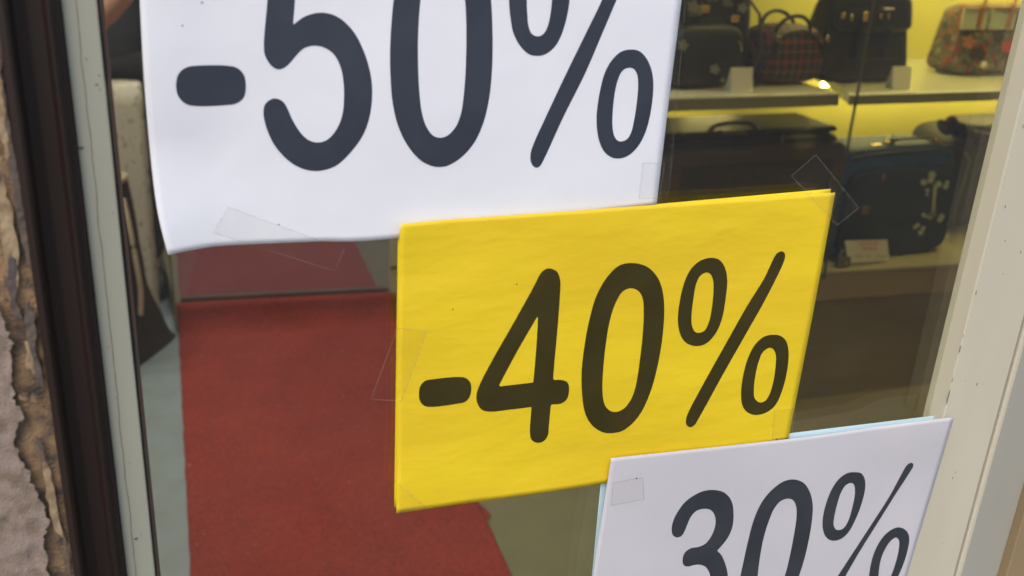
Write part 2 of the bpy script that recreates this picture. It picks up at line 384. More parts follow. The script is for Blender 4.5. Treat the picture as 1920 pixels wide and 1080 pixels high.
# peeled plaster layer on the stained render
pl = [(-260, 380), (-90, 470), (-20, 560), (8, 600), (22, 645), (20, 670), (18, 705), (30, 755), (42, 780), (30, 820), (35, 860), (55, 885), (65, 920), (82, 945), (92, 980), (82, 1015), (90, 1080), (100, 1160), (70, 1250), (-260, 1250)]
rp = random.Random(3); pj = []
for i, p in enumerate(pl):
    q = pl[(i + 1) % len(pl)]
    for k in range(5):
        t = k / 5; pj.append((p[0] + (q[0] - p[0]) * t + rp.uniform(-7, 6), p[1] + (q[1] - p[1]) * t + rp.uniform(-5, 5)))
def psurf(x, y):
    p = PY(x, y, -0.0325); h = noise.fractal(Vector((p[0] * 60, 9, p[2] * 50)), 0.8, 2.1, 4) * 0.0006
    h += max(0.0, noise.noise(Vector((p[0] * 90, 2, p[2] * 60))) - 0.3) * 0.003
    p[1] += h; return p
me = contour_mesh('plaster_layer', [np.array(pj)], psurf, 4.0)
po = put('plaster_layer', me, M['plaster'], fac, True)
md = po.modifiers.new('thickness', 'SOLIDIFY'); md.thickness = 0.0007; md.offset = -1.0 if me.polygons[0].normal.y < 0 else 1.0
M['old_paint'] = mat('dark_peeling_paint', (0.075, 0.062, 0.060), 0.7, (0.12, 0.09, 0.07), 120, 0.8, 300, bdist=0.0008)
M['old_wash'] = mat('pale_tan_limewash', (0.36, 0.27, 0.16), 0.9, (0.22, 0.15, 0.085), 160, 0.8, 300, bdist=0.0008)
def patch(name, poly, mk, y, jit):
    q_ = []
    for i, p in enumerate(poly):
        n_ = poly[(i + 1) % len(poly)]
        for k in range(4): t = k / 4; q_.append((p[0] + (n_[0] - p[0]) * t + rp.uniform(-jit, jit), p[1] + (n_[1] - p[1]) * t + rp.uniform(-jit, jit)))
    o_ = put(name, contour_mesh(name, [np.array(q_)], lambda x, yy: PY(x, yy, y + 0.0003 * noise.noise(Vector((x * 0.1, yy * 0.07, 2)))), 2.5), M[mk], fac, True)
    m_ = o_.modifiers.new('thickness', 'SOLIDIFY'); m_.thickness = 0.0003
patch('paint_remnant', [(-30, 60), (2, 110), (14, 210), (34, 320), (52, 430), (64, 520), (46, 470), (32, 400), (22, 330), (12, 290), (2, 240), (-30, 220)], 'old_paint', -0.0300, 3.5)
patch('paint_remnant', [(50, 560), (66, 590), (70, 660), (82, 730), (70, 715), (58, 660), (44, 600)], 'old_paint', -0.0300, 3)
patch('paint_remnant', [(20, 470), (34, 500), (30, 560), (44, 600), (24, 590), (10, 520)], 'old_paint', -0.0300, 4)
patch('limewash_remnant', [(-10, 120), (4, 150), (12, 230), (20, 290), (14, 300), (0, 260), (-12, 200)], 'old_wash', -0.0302, 3)
patch('limewash_remnant', [(6, 330), (22, 400), (38, 480), (30, 560), (14, 520), (4, 430), (-14, 380)], 'old_wash', -0.0298, 4)
patch('limewash_remnant', [(48, 640), (62, 660), (66, 700), (52, 690)], 'old_wash', -0.0298, 4)
patch('limewash_remnant', [(76, 850), (96, 880), (104, 950), (118, 1010), (100, 990), (88, 930)], 'old_wash', -0.0298, 4)
patch('paint_remnant', [(70, 820), (84, 840), (92, 880), (80, 880)], 'old_paint', -0.0298, 4)
patch('paint_remnant', [(118, 1000), (130, 1040), (134, 1090), (122, 1060)], 'old_paint', -0.0298, 4)
for (px, py, s) in ((52, 742, 9), (66, 748, 5), (6, 560, 6)):   # loose flakes
    pts = [(px + s * 1.8 * math.cos(a) * rp.uniform(0.6, 1.2), py + s * math.sin(a) * rp.uniform(0.5, 1.1)) for a in [k * 0.7 for k in range(9)]]
    m_ = contour_mesh('flake', [np.array(pts)], lambda x, y: PY(x, y, -0.0335 - 0.0007 * math.sin(x * 0.3)), 2.0)
    fo = put('flake', m_, M['ochre'], fac); fm = fo.modifiers.new('thickness', 'SOLIDIFY'); fm.thickness = 0.0012

# dark brown steel post, ridged
post = empty('steel_post', (-0.02, -0.03, -0.02)); tag(post, 'dark brown ridged steel door post between peeling wall and pale frame', 'post')
x0, x1 = XW, -0.0098
prof = [(x0, 0.10), (x0, -0.034), (x0 + 0.0030, -0.0352), (x0 + 0.0040, -0.0335), (x0 + 0.0056, -0.0235), (x0 + 0.0105, -0.0205), (x0 + 0.0165, -0.0205), (x0 + 0.0186, -0.0225), (x0 + 0.0196, -0.0225), (x0 + 0.0206, -0.0185), (x1, -0.0165), (x1, 0.10)]
po_ = prism('channel', [p for p in prof], -0.02, 2.45, M['brown'], post)
bm_ = po_.modifiers.new('soft', 'BEVEL'); bm_.width = 0.0004; bm_.segments = 2

# ================================================================ THE SHOP DOOR (glazed leaf)
door = empty('glazed_shop_door', (0.28, 0.0, 0)); tag(door, 'narrow glazed shop door carrying the paper sale signs', 'door')
def stile(x0, x1, y0, y1, mt, name='stile'):
    b = box(name, (x0, y0, 0.012), (x1, y1, 2.44), mt, door, 0.0008, 2); return b
st = stile(-0.0095, 0.0050, -0.0120, 0.045, M['alu']); tag(st, 'grey green painted door stile with a hairline crack')
# hairline crack and chips on the painted stile
ck = []
for i, y in enumerate(range(-40, 1140, 12)):
    x = 0 + 142 + (y / 1080) * 113 + 3.5 * noise.noise(Vector((y * 0.013, 3, 0))) + 1.3 * noise.noise(Vector((y * 0.09, 8, 0)))
    ck.append((x, y))
vv = []; ff = []
for x, y in ck:
    w = 0.7 + 0.5 * noise.noise(Vector((y * 0.05, 1, 1)))
    vv += [PY(x - w, y, -0.01215), PY(x + w, y, -0.01215)]
for i in range(len(ck) - 1): ff.append((2 * i, 2 * i + 1, 2 * i + 3, 2 * i + 2))
put('crack', mesh('crack', vv, ff), M['crack'], door)
for (px, py, s) in ((152, 277, 6), (146, 279, 3), (186, 142, 2.5), (182, 159, 3), (187, 168, 2), (256, 1010, 4), (212, 400, 2), (168, 420, 1.5)):
    pts = [(px + s * 1.3 * math.cos(a) * rp.uniform(0.5, 1.2), py + s * 0.7 * math.sin(a) * rp.uniform(0.5, 1.2)) for a in [k * 0.7 for k in range(9)]]
    put('chip', contour_mesh('chip', [np.array(pts)], lambda x, y: PY(x, y, -0.0122), 1.2), M['crack'], door)
box('gasket', (0.0052, -0.0035, 0.014), (0.0064, 0.0, 2.43), M['gasket'], door)
box('sealant', (0.0065, -0.0028, 0.014), (0.0080, 0.0, 2.43), M['redstrip'], door)
box('glass_pane', (0.0051, 0.0002, 0.09), (0.5795, 0.0060, 2.36), M['glass'], door)
XE = PY(1855, 833, -0.013)[0]
sr = stile(0.5800, XE, -0.0130, 0.0062, M['alu_r']); tag(sr, 'warm grey painted door stile')
box('rail', (0.0051, -0.0030, 2.36), (0.5799, 0.044, 2.44), M['alu'], door, 0.0006)
box('rail', (0.0051, -0.0030, 0.012), (0.5799, 0.045, 0.09), M['alu'], door, 0.0006)
for (px, py, s, e) in ((1800, 655, 0.8, 10), (1778, 745, 1.1, 16), (1786, 712, 0.8, 8), (1806, 630, 0.7, 5)):
    pts = [(px + s * math.cos(a) * rp.uniform(0.6, 1.2) - e * math.sin(a) * 0.23, py + e * math.sin(a)) for a in [k * 0.7 for k in range(9)]]
    put('scuff', contour_mesh('scuff', [np.array(pts)], lambda x, y: PY(x, y, -0.0134), 1.2), M['crack'], door)

rq = random.Random(12)
for k in range(26):
    right = k % 2 == 0
    yy = rq.uniform(20, 1060)
    if right: bx = 1885 - (yy - 180) * 0.237; px = bx + rq.uniform(26, 100); yp = -0.0132
    else: px = 112 + yy * 0.12 + rq.uniform(8, 55); yp = -0.01225
    s_ = rq.uniform(0.5, 1.3); e_ = rq.uniform(0.8, 5); sl_ = -0.2 if right else 0.11
    pts = [(px + s_ * math.cos(a) * rq.uniform(0.6, 1.2) + e_ * math.sin(a) * sl_, yy + e_ * math.sin(a)) for a in [k2 * 0.7 for k2 in range(9)]]
    put('scratch', contour_mesh('scratch', [np.array(pts)], lambda x, y: PY(x, y, yp), 0.9), M['wear'], door)

# fixed shopfront frame right of the door
fr = empty('shopfront_frame', (0.7, 0, 0)); tag(fr, 'grey painted shopfront frame right of the door with a dark shadow gap', 'frame')
box('shadow_gap', (XE + 0.0002, -0.004, -0.02), (XE + 0.0045, 0.045, 2.45), M['gasket'], fr)
box('bead', (XE + 0.0046, -0.0125, -0.02), (XE + 0.0105, 0.045, 2.45), M['alu_r'], fr, 0.0015, 3)
box('jamb', (XE + 0.0106, -0.0120, -0.02), (0.6960, 0.050, 2.45), M['alu_r2'], fr, 0.0008)
box('cover_strip', (0.6961, -0.020, -0.02), (0.80, 0.050, 2.45), M['fascia'], fr, 0.001)
box('sill', (0.8001, -0.01, -0.02), (4.6, 0.06, 0.35), M['alu_r2'], fr)
box('mullion', (4.6001, -0.01, -0.02), (4.7, 0.06, 2.45), M['alu_r2'], fr)
box('unseen_infill_panel', (0.8001, 0.012, 0.3501), (4.6, 0.040, 2.4499), M['fascia'], fr)  # unseen panel, kept opaque to hold daylight off the display
box('pier_right', (4.7001, -0.04, -0.02), (5.0, 0.12, 2.4499), M['facade'], fac)

# ================================================================ INTERIOR SHELL
def st_box(name, a, b, m): o = box(name, a, b, m); tag(o, kind='structure'); return o
st_box('floor', (0.0, 0.046, -0.06), (5.0, 7.0, 0.0), M['floor'])
st_box('floor_grey', (-1.5, 0.046, -0.0601), (-0.0001, 7.0, 0.0001), M['floor_grey'])
gp = [(-0.0001, 0.2), (0.35, 0.2)] ; 
g1 = PZ(335, 572, 0); g2 = PZ(357, 1080, 0); gd = (g1 - g2) / (g1[1] - g2[1])
g0 = g2 + gd * (0.07 - g2[1])
o = prism('floor_grey_panel', [(0.0, 0.07), (g0[0] + 0.02, 0.07), (g1[0] + 0.02, g1[1]), (0.185, 2.83), (0.185, 6.9), (0.0, 6.9)], 0.0001, 0.004, M['floor_grey']); tag(o, kind='structure')
st_box('ceiling', (-1.6, 0.121, 2.75), (5.0, 7.0, 2.9), M['ceiling'])
st_box('wall_left', (-1.7, 0.451, 0), (-1.5001, 7.0, 2.75), M['wall_int'])
st_box('wall_right', (5.0001, 0.0, 0), (5.2, 7.0, 2.75), M['wall_int'])
st_box('wall_back', (-1.6, 7.0001, 0), (5.2, 7.2, 2.75), M['wall_int'])
WB = 2.28
st_box('wall_yellow', (1.22, WB, 0.0), (4.99, WB + 0.12, 2.7499), M['wall_yellow'])
st_box('wall_return', (1.22, WB + 0.1201, 0.0), (1.34, 6.999, 2.7499), M['wall_int'])

# raised step behind, carpeted
hS = 0.105
a1 = PZ(335, 573, hS); a2 = PZ(736, 552, hS)
dd = (a2 - a1) / (a2[0] - a1[0])
sx0, sx1 = 0.187, 1.218
ya = a1[1] + dd[1] * (sx0 - a1[0]); yb = a1[1] + dd[1] * (sx1 - a1[0])
o = prism('step', [(sx0, ya), (sx1, yb), (sx1, 6.99), (sx0, 6.99)], 0.0045, hS, M['floor'], None, 0.003); tag(o, kind='structure')
# carpet: near run on the floor, riser, upper run
r1 = PZ(743, 604, 0.006); r2 = PZ(960, 1080, 0.006); rd = (r1 - r2) / (r1[1] - r2[1])
l1 = PZ(336, 628, 0.006); l2 = PZ(358, 1080, 0.006); ld = (l1 - l2) / (l1[1] - l2[1])
def carpet_grid():
    v = []; f = []; nx, ny = 90, 160
    for j in range(ny + 1):
        t = j / ny
        for i in range(nx + 1):
            u = i / nx; yA = 0.10
            pl_ = l2 + ld * (yA - l2[1]); pr_ = r2 + rd * (yA - r2[1])
            A = pl_ * (1 - u) + pr_ * u; B = np.array([l1[0], ya - 0.006, 0]) * (1 - u) + np.array([r1[0], a1[1] + dd[1] * (r1[0] - a1[0]) - 0.006, 0]) * u
            p = A * (1 - t) + B * t
            ed = 0.0025 * noise.noise(Vector((p[1] * 16, u * 3, 0))) if i in (0, nx) else 0
            dist = (1 - t) * 2.7
            z = 0.010 + 0.0012 * noise.noise(Vector((p[0] * 5, p[1] * 5, 0)))
            v.append((p[0] + ed, p[1], z))
    for j in range(ny):
        for i in range(nx):
            a = j * (nx + 1) + i; f.append((a, a + 1, a + nx + 2, a + nx + 1))
    return mesh('red_carpet', v, f)
co = put('red_carpet', carpet_grid(), M['carpet'], None, True)
tag(co, 'long red carpet runner on the shop floor with a dark riser at the step', 'carpet')
sm = co.modifiers.new('thickness', 'SOLIDIFY'); sm.thickness = 0.006; sm.offset = -1
# riser piece and upper run
xl, xr = l1[0], 0.952
def yat(x): return a1[1] + dd[1] * (x - a1[0])
rv = []; rf = []; n1, n2 = 12, 40
for k in range(n1 + 1):
    t = k / n1
    if t < 0.7: a_ = t / 0.7 * math.pi / 2; oy = -0.075 + 0.068 * math.sin(a_); zz = 0.0085 + 0.079 * (1 - math.cos(a_)) 
    else: q_ = (t - 0.7) / 0.3 * math.pi / 2; oy = -0.007 + 0.012 * (1 - math.cos(q_)); zz = 0.0875 + (hS + 0.006 - 0.0875) * math.sin(q_)
    for i in range(n2 + 1):
        x = xl + (xr - xl) * i / n2; rv.append((x, yat(x) + oy + 0.0015 * noise.noise(Vector((x * 12, t * 3, 0))), zz))
for k in range(n1):
    for i in range(n2): a_ = k * (n2 + 1) + i; rf.append((a_, a_ + 1, a_ + n2 + 2, a_ + n2 + 1))
ro = put('riser', mesh('riser', rv, rf), M['carpet'], co, True); rs = ro.modifiers.new('thickness', 'SOLIDIFY'); rs.thickness = 0.003; rs.offset = -1
u1 = PZ(706, 545, hS + 0.004); u2 = PZ(665, 450, hS + 0.004); ud = (u2 - u1) / (u2[1] - u1[1])
uy0, uy1 = yat(0.5) + 0.02, 6.2
pR0 = u1 + ud * (uy0 - u1[1]); pR1 = u1 + ud * (uy1 - u1[1])
prism('upper_run', [(xl + 0.01, yat(xl) + 0.004), (pR0[0], yat(pR0[0]) + 0.004), (min(pR1[0], 1.2), uy1), (xl + 0.05, uy1)], hS + 0.001, hS + 0.007, M['carpet'], co, 0.001)
# torn corner flap by the carpet's right edge
c1 = PZ(905, 945, 0.012)
fl = [PZ(*q, 0.013) for q in ((900, 940), (912, 950), (921, 961), (916, 966), (912, 972), (906, 960))]
prism('torn_edge', [(p[0], p[1]) for p in fl], 0.004, 0.0065, M['carpet_in'], co)
# lint
lintp = [(rp.randint(360, 740), rp.randint(600, 1075)) for _ in range(26)]
for (px, py) in lintp + [(356, 873), (519, 622), (606, 770), (383, 1003), (370, 1022), (464, 1040), (353, 741), (574, 700), (640, 950)]:
    p = PZ(px, py, 0.0115); a = rp.uniform(0, 3)
    s = rp.uniform(0.0015, 0.005)
    tube('lint', [(p[0] - s * math.cos(a), p[1] - s * math.sin(a), 0.0125), (p[0], p[1] + s * 0.3, 0.0135), (p[0] + s * math.cos(a), p[1] + s * math.sin(a), 0.0125)], 0.0005 if px != 356 else 0.0016, M['beige'], co, 5)

# ================================================================ INNER GLASS DOOR on the step
idr = empty('inner_glass_door', (0.6, 2.8, hS)); tag(idr, 'second glass door standing on the carpeted step behind the first', 'door')
def seg_box(name, xa, xb, ya_off, yb_off, z0, z1, m):
    prism(name, [(xa, yat(xa) + ya_off), (xb, yat(xb) + ya_off), (xb, yat(xb) + yb_off), (xa, yat(xa) + yb_off)], z0, z1, m, idr)
M['pale'] = mat('pale_green_frame', (0.40, 0.42, 0.33), 0.4)
seg_box('stile', 0.188, 0.207, 0.012, 0.04, hS + 0.001, 2.2, M['pale'])
seg_box('stile', 0.936, 0.968, 0.012, 0.04, hS + 0.001, 2.2, M['pale'])
seg_box('bottom_seal', 0.2071, 0.9359, 0.012, 0.03, hS + 0.008, hS + 0.016, M['gasket'])
seg_box('bottom_rail', 0.2071, 0.9359, 0.014, 0.03, hS + 0.0161, hS + 0.022, M['redstrip'])
seg_box('head_rail', 0.2071, 0.9359, 0.012, 0.04, 2.14, 2.2, M['pale'])
seg_box('glass_pane', 0.2072, 0.9358, 0.018, 0.026, hS + 0.0222, 2.139, M['glass_in'])
seg_box('edge_strip', 0.1845, 0.1878, 0.010, 0.04, hS + 0.001, 2.2, M['gasket'])
box('hinge', (0.938, yat(0.95) + 0.002, 0.205), (0.962, yat(0.95) + 0.0125, 0.212), M['gasket'], idr)
seg_box('side_panel', 0.9685, 1.215, 0.012, 0.04, hS + 0.001, 2.2, M['floor'])

# ================================================================ SIGN SHEETS
def coons(T, Rr, B, Lf, nu, nv):
    """boundary polylines in photo points: T left->right, B left->right, Lf top->bottom, Rr top->bottom"""
    def samp(P, t):
        P = [np.array(p, float) for p in P]; d = [0]
        for i in range(1, len(P)): d.append(d[-1] + np.linalg.norm(P[i] - P[i - 1]))
        s = t * d[-1]
        pp = smooth_path([(p[0], p[1], 0) for p in P], 12) if len(P) > 2 else None
        if pp is None: return P[0] * (1 - t) + P[-1] * t
        d = [0]
        for i in range(1, len(pp)): d.append(d[-1] + (pp[i] - pp[i - 1]).length)
        s = t * d[-1]; i = 1
        while i < len(d) - 1 and d[i] < s: i += 1
        k = (s - d[i - 1]) / (d[i] - d[i - 1] + 1e-9); q = pp[i - 1].lerp(pp[i], min(max(k, 0), 1)); return np.array([q.x, q.y])
    g = []
    Ts = [samp(T, i / nu) for i in range(nu + 1)]; Bs = [samp(B, i / nu) for i in range(nu + 1)]
    Ls = [samp(Lf, j / nv) for j in range(nv + 1)]; Rs = [samp(Rr, j / nv) for j in range(nv + 1)]
    for j in range(nv + 1):
        v = j / nv
        for i in range(nu + 1):
            u = i / nu
            p = (1 - v) * Ts[i] + v * Bs[i] + (1 - u) * Ls[j] + u * Rs[j] - ((1 - u) * (1 - v) * Ts[0] + u * (1 - v) * Ts[-1] + (1 - u) * v * Bs[0] + u * v * Bs[-1])
            g.append(p)
    return g
def sheet(name, T, Rr, B, Lf, yf, m, nu=70, nv=60):
    g = coons(T, Rr, B, Lf, nu, nv)
    v = [PY(p[0], p[1], yf(p[0], p[1])) for p in g]; f = []
    for j in range(nv):
        for i in range(nu):
            a = j * (nu + 1) + i; f.append((a, a + 1, a + nu + 2, a + nu + 1))
    o = put(name, mesh(name, v, f), m, None, True)
    s = o.modifiers.new('thickness', 'SOLIDIFY'); s.thickness = 0.00012; s.offset = 0
    return o
def glyphs(parent, yf, m, items, lift=0.00022):
    for nm, outl, sc, org in items:
        polys = [spline([((q[0] / sc + org[0]), (q[1] / sc + org[1])) + tuple(q[2:]) for q in o]) for o in outl]
        put(nm, contour_mesh(nm, polys, lambda x, y: PY(x, y, yf(x, y) - lift)), m, parent, True)
c = 1  # marks a sharp corner

# y of each sheet's surface (metres in front of the glass), gently curled
def sm01(t): t = min(max(t, 0), 1); return t * t * (3 - 2 * t)
def wav(x, y, s, a): return a * noise.noise(Vector((x * 0.0032, y * 0.0045, s)))
def y_white(x, y): return -0.0022 - 0.010 * sm01((520 - x) / 300) * sm01((y - 250) / 240) - 0.003 * sm01((430 - x) / 170) + wav(x, y, 1, 0.0012) - 0.0008 * sm01((y - 380) / 60) * sm01((x - 700) / 100)
def y_yellow(x, y): return -0.0072 + wav(x, y, 5, 0.0022) - 0.0022 * sm01((900 - x) / 160) * sm01((520 - y) / 100) - 0.0015 * sm01((y - 820) / 130)
def y_white3(x, y): return -0.0115 + wav(x, y, 9, 0.0012) - 0.0045 * sm01((x - 1640) / 90) - 0.003 * sm01((x - 1500) / 280) * sm01((900 - y) / 110)

sb = sheet('yellow_sheet_behind', [(746, 425), (1558, 354)], [(1558, 354), (1473, 812)], [(739, 951), (1473, 812)], [(746, 425), (739, 951)], lambda x, y: -0.0009 + wav(x, y, 3, 0.0003), M['yellow_back'], 40, 30)
tag(sb, 'bright yellow paper sheet mostly hidden behind the forty percent sign', 'paper sheet')
s2 = sheet('light_blue_sheet', [(1131, 855), (1772, 777)], [(1772, 777), (1650, 1230)], [(1090, 1290), (1650, 1230)], [(1131, 855), (1090, 1290)], lambda x, y: -0.0042 + wav(x, y, 13, 0.0003), M['blue_paper'], 40, 30)
tag(s2, 'light blue paper sheet peeking out behind the thirty percent sign', 'paper sheet')

w1 = sheet('sale_sign', [(252, -215), (1302, -190)], [(1302, -190), (1278, 0), (1254, 190), (1231, 384)], [(315, 478), (370, 467), (430, 460), (590, 453), (750, 446), (1231, 384)], [(252, -215), (257, -110), (262, 0), (270, 150), (283, 300), (296, 400), (315, 478)], y_white, M['paper'])
tag(w1, 'white paper sign reading -50% taped at the top of the glass door', 'sign')
five = [(68, 0), (90, -330), (130, -395), (200, -400), (560, -400), (620, -360), (625, -270), (570, -230), (245, -230), (232, 0), (221, 148, c), (290, 98), (388, 75), (480, 97), (575, 180), (640, 300), (680, 430), (692, 545), (680, 680), (640, 800), (570, 900), (480, 985), (385, 1017), (300, 1012), (210, 970), (120, 880), (65, 770), (44, 670), (58, 615), (110, 586), (160, 605), (188, 648), (215, 710), (265, 790), (310, 832), (365, 849), (425, 832), (480, 770), (513, 690), (524, 590), (520, 480), (500, 390), (460, 320), (410, 285), (345, 272), (285, 288), (240, 330), (195, 382), (165, 405), (132, 413), (95, 395), (60, 345), (47, 300)]
zo = [(820, 0), (800, 250), (800, 430), (815, 620), (850, 760), (905, 870), (980, 955), (1050, 990), (1090, 995), (1140, 988), (1220, 940), (1300, 850), (1355, 730), (1390, 580), (1405, 430), (1410, 270), (1400, 0), (1385, -100), (1340, -250), (1260, -360), (1130, -400), (1000, -370), (900, -270), (845, -140)]
zi = [(980, 0), (966, 200), (966, 400), (975, 570), (990, 680), (1015, 755), (1055, 808), (1096, 821), (1140, 808), (1190, 755), (1220, 680), (1235, 590), (1248, 430), (1253, 200), (1245, 0), (1225, -120), (1180, -210), (1120, -240), (1050, -210), (1000, -120)]
dash = [(330, 161), (335, 138), (350, 126), (372, 123), (425, 123), (444, 127), (457, 140), (461, 160), (457, 183), (443, 194), (425, 197), (370, 199), (349, 195), (335, 182)]
pto = [(78, 0), (88, 120), (105, 200), (145, 275), (195, 322), (238, 333), (290, 325), (345, 285), (385, 220), (415, 130), (435, 30), (438, 0), (440, -150), (415, -240), (360, -300), (290, -325), (200, -300), (130, -230), (90, -130)]
pti = [(184, 0), (187, 90), (195, 160), (215, 203), (248, 217), (280, 205), (305, 165), (320, 110), (332, 20), (336, -60), (332, -130), (310, -190), (275, -210), (230, -190), (200, -120)]
psl = [(632, 0), (540, 190), (420, 435), (300, 690), (225, 855), (207, 910), (207, 960), (222, 990), (240, 1000), (262, 990), (283, 955), (400, 700), (530, 440), (650, 160), (718, 0), (900, -430), (905, -480), (875, -500), (845, -480), (800, -390)]
pbo = [(810, 295), (745, 308), (690, 360), (650, 430), (620, 540), (600, 680), (602, 770), (618, 850), (650, 910), (690, 938), (725, 945), (780, 932), (840, 880), (890, 790), (925, 650), (938, 500), (925, 410), (895, 345), (855, 305)]
pbi = [(790, 404), (755, 420), (725, 480), (707, 560), (697, 650), (694, 750), (705, 810), (725, 838), (743, 843), (780, 830), (805, 790), (822, 720), (838, 620), (847, 500), (840, 440), (820, 410)]
glyphs(w1, y_white, M['ink'], [('minus', [dash], 1, (0, 0)), ('numeral_five', [five], 3.177, (480, 0)), ('numeral_zero', [zo, zi], 3.177, (480, 0)),
    ('percent_sign', [pto, pti, psl, pbo, pbi], 3.178, (930, 0))])

w2 = sheet('sale_sign', [(752, 420), (845, 411), (935, 405), (1230, 384), (1566, 361)], [(1566, 361), (1524, 590), (1478, 824)], [(743, 962), (850, 947), (1140, 905), (1300, 865), (1478, 824)], [(752, 420), (748, 470), (745, 700), (743, 962)], y_yellow, M['yellow'])
tag(w2, 'yellow paper sign reading -40% taped in the middle of the glass door', 'sign')
d4 = [(42, 750), (50, 710), (75, 685), (105, 679), (245, 666), (280, 672), (302, 695), (307, 730), (297, 770), (275, 793), (240, 801), (95, 818), (65, 810), (47, 788)]
fo_ = [(705, 117), (740, 132), (757, 175), (757, 230), (742, 440), (727, 600), (721, 682, c), (765, 682), (795, 695), (802, 735), (790, 780), (760, 801), (710, 806, c), (700, 910), (695, 960), (675, 990), (642, 1000), (612, 985), (604, 950), (612, 818, c), (500, 832), (400, 842), (360, 832), (338, 800), (333, 760), (350, 705), (420, 570), (520, 395), (620, 215), (660, 140), (682, 121)]
fi_ = [(646, 352, c), (636, 520), (621, 694, c), (530, 705), (444, 715, c), (540, 535)]
yo = [(365, 123), (290, 135), (225, 195), (165, 300), (125, 440), (100, 580), (87, 700), (90, 830), (108, 930), (145, 990), (200, 1025), (245, 1030), (310, 1015), (390, 940), (450, 820), (490, 680), (515, 540), (527, 400), (522, 290), (495, 205), (440, 145)]
yi = [(350, 257), (305, 275), (262, 350), (235, 440), (215, 560), (202, 690), (198, 800), (207, 870), (230, 905), (265, 917), (310, 900), (350, 850), (375, 780), (395, 660), (410, 530), (418, 400), (412, 310), (390, 272)]
yto = [(778, 95), (720, 110), (670, 155), (635, 225), (608, 340), (600, 430), (612, 500), (640, 545), (690, 565), (745, 555), (800, 500), (835, 420), (855, 310), (863, 210), (850, 145), (820, 105)]
yti = [(752, 173), (720, 190), (697, 235), (682, 320), (673, 400), (675, 455), (690, 488), (708, 495), (740, 485), (765, 440), (780, 370), (790, 270), (787, 210), (772, 180)]
ysl = [(1155, 60), (1132, 68), (1115, 90), (1060, 205), (970, 350), (860, 545), (740, 760), (660, 910), (645, 950), (645, 985), (665, 998), (685, 990), (720, 935), (830, 735), (960, 505), (1070, 310), (1165, 115), (1172, 85), (1168, 68)]
ybo = [(1115, 505), (1060, 515), (1010, 560), (970, 640), (945, 740), (937, 830), (945, 885), (970, 918), (1015, 933), (1070, 920), (1120, 880), (1160, 790), (1185, 680), (1190, 590), (1175, 535), (1145, 510)]
ybi = [(1090, 574), (1055, 595), (1030, 650), (1012, 730), (1005, 800), (1010, 845), (1035, 866), (1065, 858), (1090, 820), (1110, 750), (1122, 660), (1122, 610), (1110, 583)]
glyphs(w2, y_yellow, M['ink_y'], [('minus', [d4], 2.7, (770, 460)), ('numeral_four', [fo_, fi_], 2.7, (770, 460)), ('numeral_zero', [yo, yi], 2.843, (1060, 450)),
    ('percent_sign', [yto, yti, ysl, ybo, ybi], 2.843, (1060, 450))])

w3 = sheet('sale_sign', [(1146, 859), (1480, 823), (1640, 801), (1789, 782)], [(1789, 782), (1745, 930), (1700, 1080), (1660, 1220)], [(1088, 1300), (1660, 1220)], [(1146, 859), (1130, 960), (1112, 1080), (1088, 1300)], y_white3, M['paper_shaded'])
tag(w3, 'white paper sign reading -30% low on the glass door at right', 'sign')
th = [(505, 322), (420, 332), (340, 368), (260, 425), (195, 510), (150, 600), (138, 680), (150, 722), (183, 741), (225, 728), (250, 690), (275, 630), (310, 555), (360, 505), (430, 488), (480, 498), (512, 535), (526, 600), (510, 680), (475, 750), (430, 800), (370, 825), (310, 835), (262, 865), (238, 910), (236, 965), (250, 990), (285, 997), (330, 985), (385, 980), (430, 995), (460, 1030), (480, 1090), (480, 1200), (450, 1300), (400, 1370), (330, 1390), (250, 1360), (200, 1340), (150, 1370), (140, 1430), (180, 1490), (260, 1535), (350, 1545), (450, 1515), (550, 1420), (610, 1290), (632, 1150), (628, 1040), (605, 960), (575, 895), (538, 858, c), (590, 800), (640, 730), (675, 640), (683, 530), (675, 450), (645, 385), (590, 340)]
t0o = [(1215, 230), (1130, 245), (1040, 305), (960, 390), (900, 490), (850, 620), (800, 820), (770, 960), (745, 1080), (735, 1250), (745, 1400), (790, 1520), (870, 1580), (960, 1570), (1060, 1490), (1150, 1360), (1220, 1210), (1260, 1080), (1310, 920), (1350, 740), (1375, 580), (1380, 450), (1355, 340), (1300, 260)]
t0i = [(1165, 398), (1100, 420), (1045, 480), (1000, 580), (960, 700), (925, 860), (895, 1080), (885, 1220), (900, 1340), (950, 1390), (1010, 1350), (1070, 1250), (1135, 1080), (1180, 900), (1215, 720), (1238, 560), (1235, 470), (1210, 415)]
tto = [(460, 204), (400, 212), (330, 260), (270, 345), (220, 470), (193, 590), (193, 680), (215, 745), (250, 775), (290, 783), (350, 765), (410, 710), (470, 600), (520, 470), (550, 340), (548, 270), (520, 215)]
tti = [(430, 295), (385, 315), (345, 380), (315, 470), (290, 580), (284, 650), (300, 685), (330, 693), (370, 675), (405, 620), (440, 510), (462, 400), (462, 330), (450, 302)]
tsl = [(935, 125), (905, 142), (860, 215), (760, 400), (600, 650), (450, 880), (320, 1080), (180, 1310), (170, 1370), (210, 1380), (250, 1330), (385, 1080), (500, 880), (650, 640), (800, 400), (920, 215), (957, 150), (952, 130)]
tbo = [(840, 670), (780, 685), (710, 740), (650, 830), (605, 950), (583, 1080), (580, 1180), (600, 1260), (650, 1300), (710, 1280), (770, 1210), (830, 1080), (880, 960), (915, 830), (922, 760), (900, 700)]
tbi = [(805, 756), (760, 790), (715, 860), (680, 950), (662, 1080), (662, 1160), (690, 1200), (725, 1180), (760, 1100), (780, 1050), (810, 960), (835, 850), (838, 790), (825, 762)]
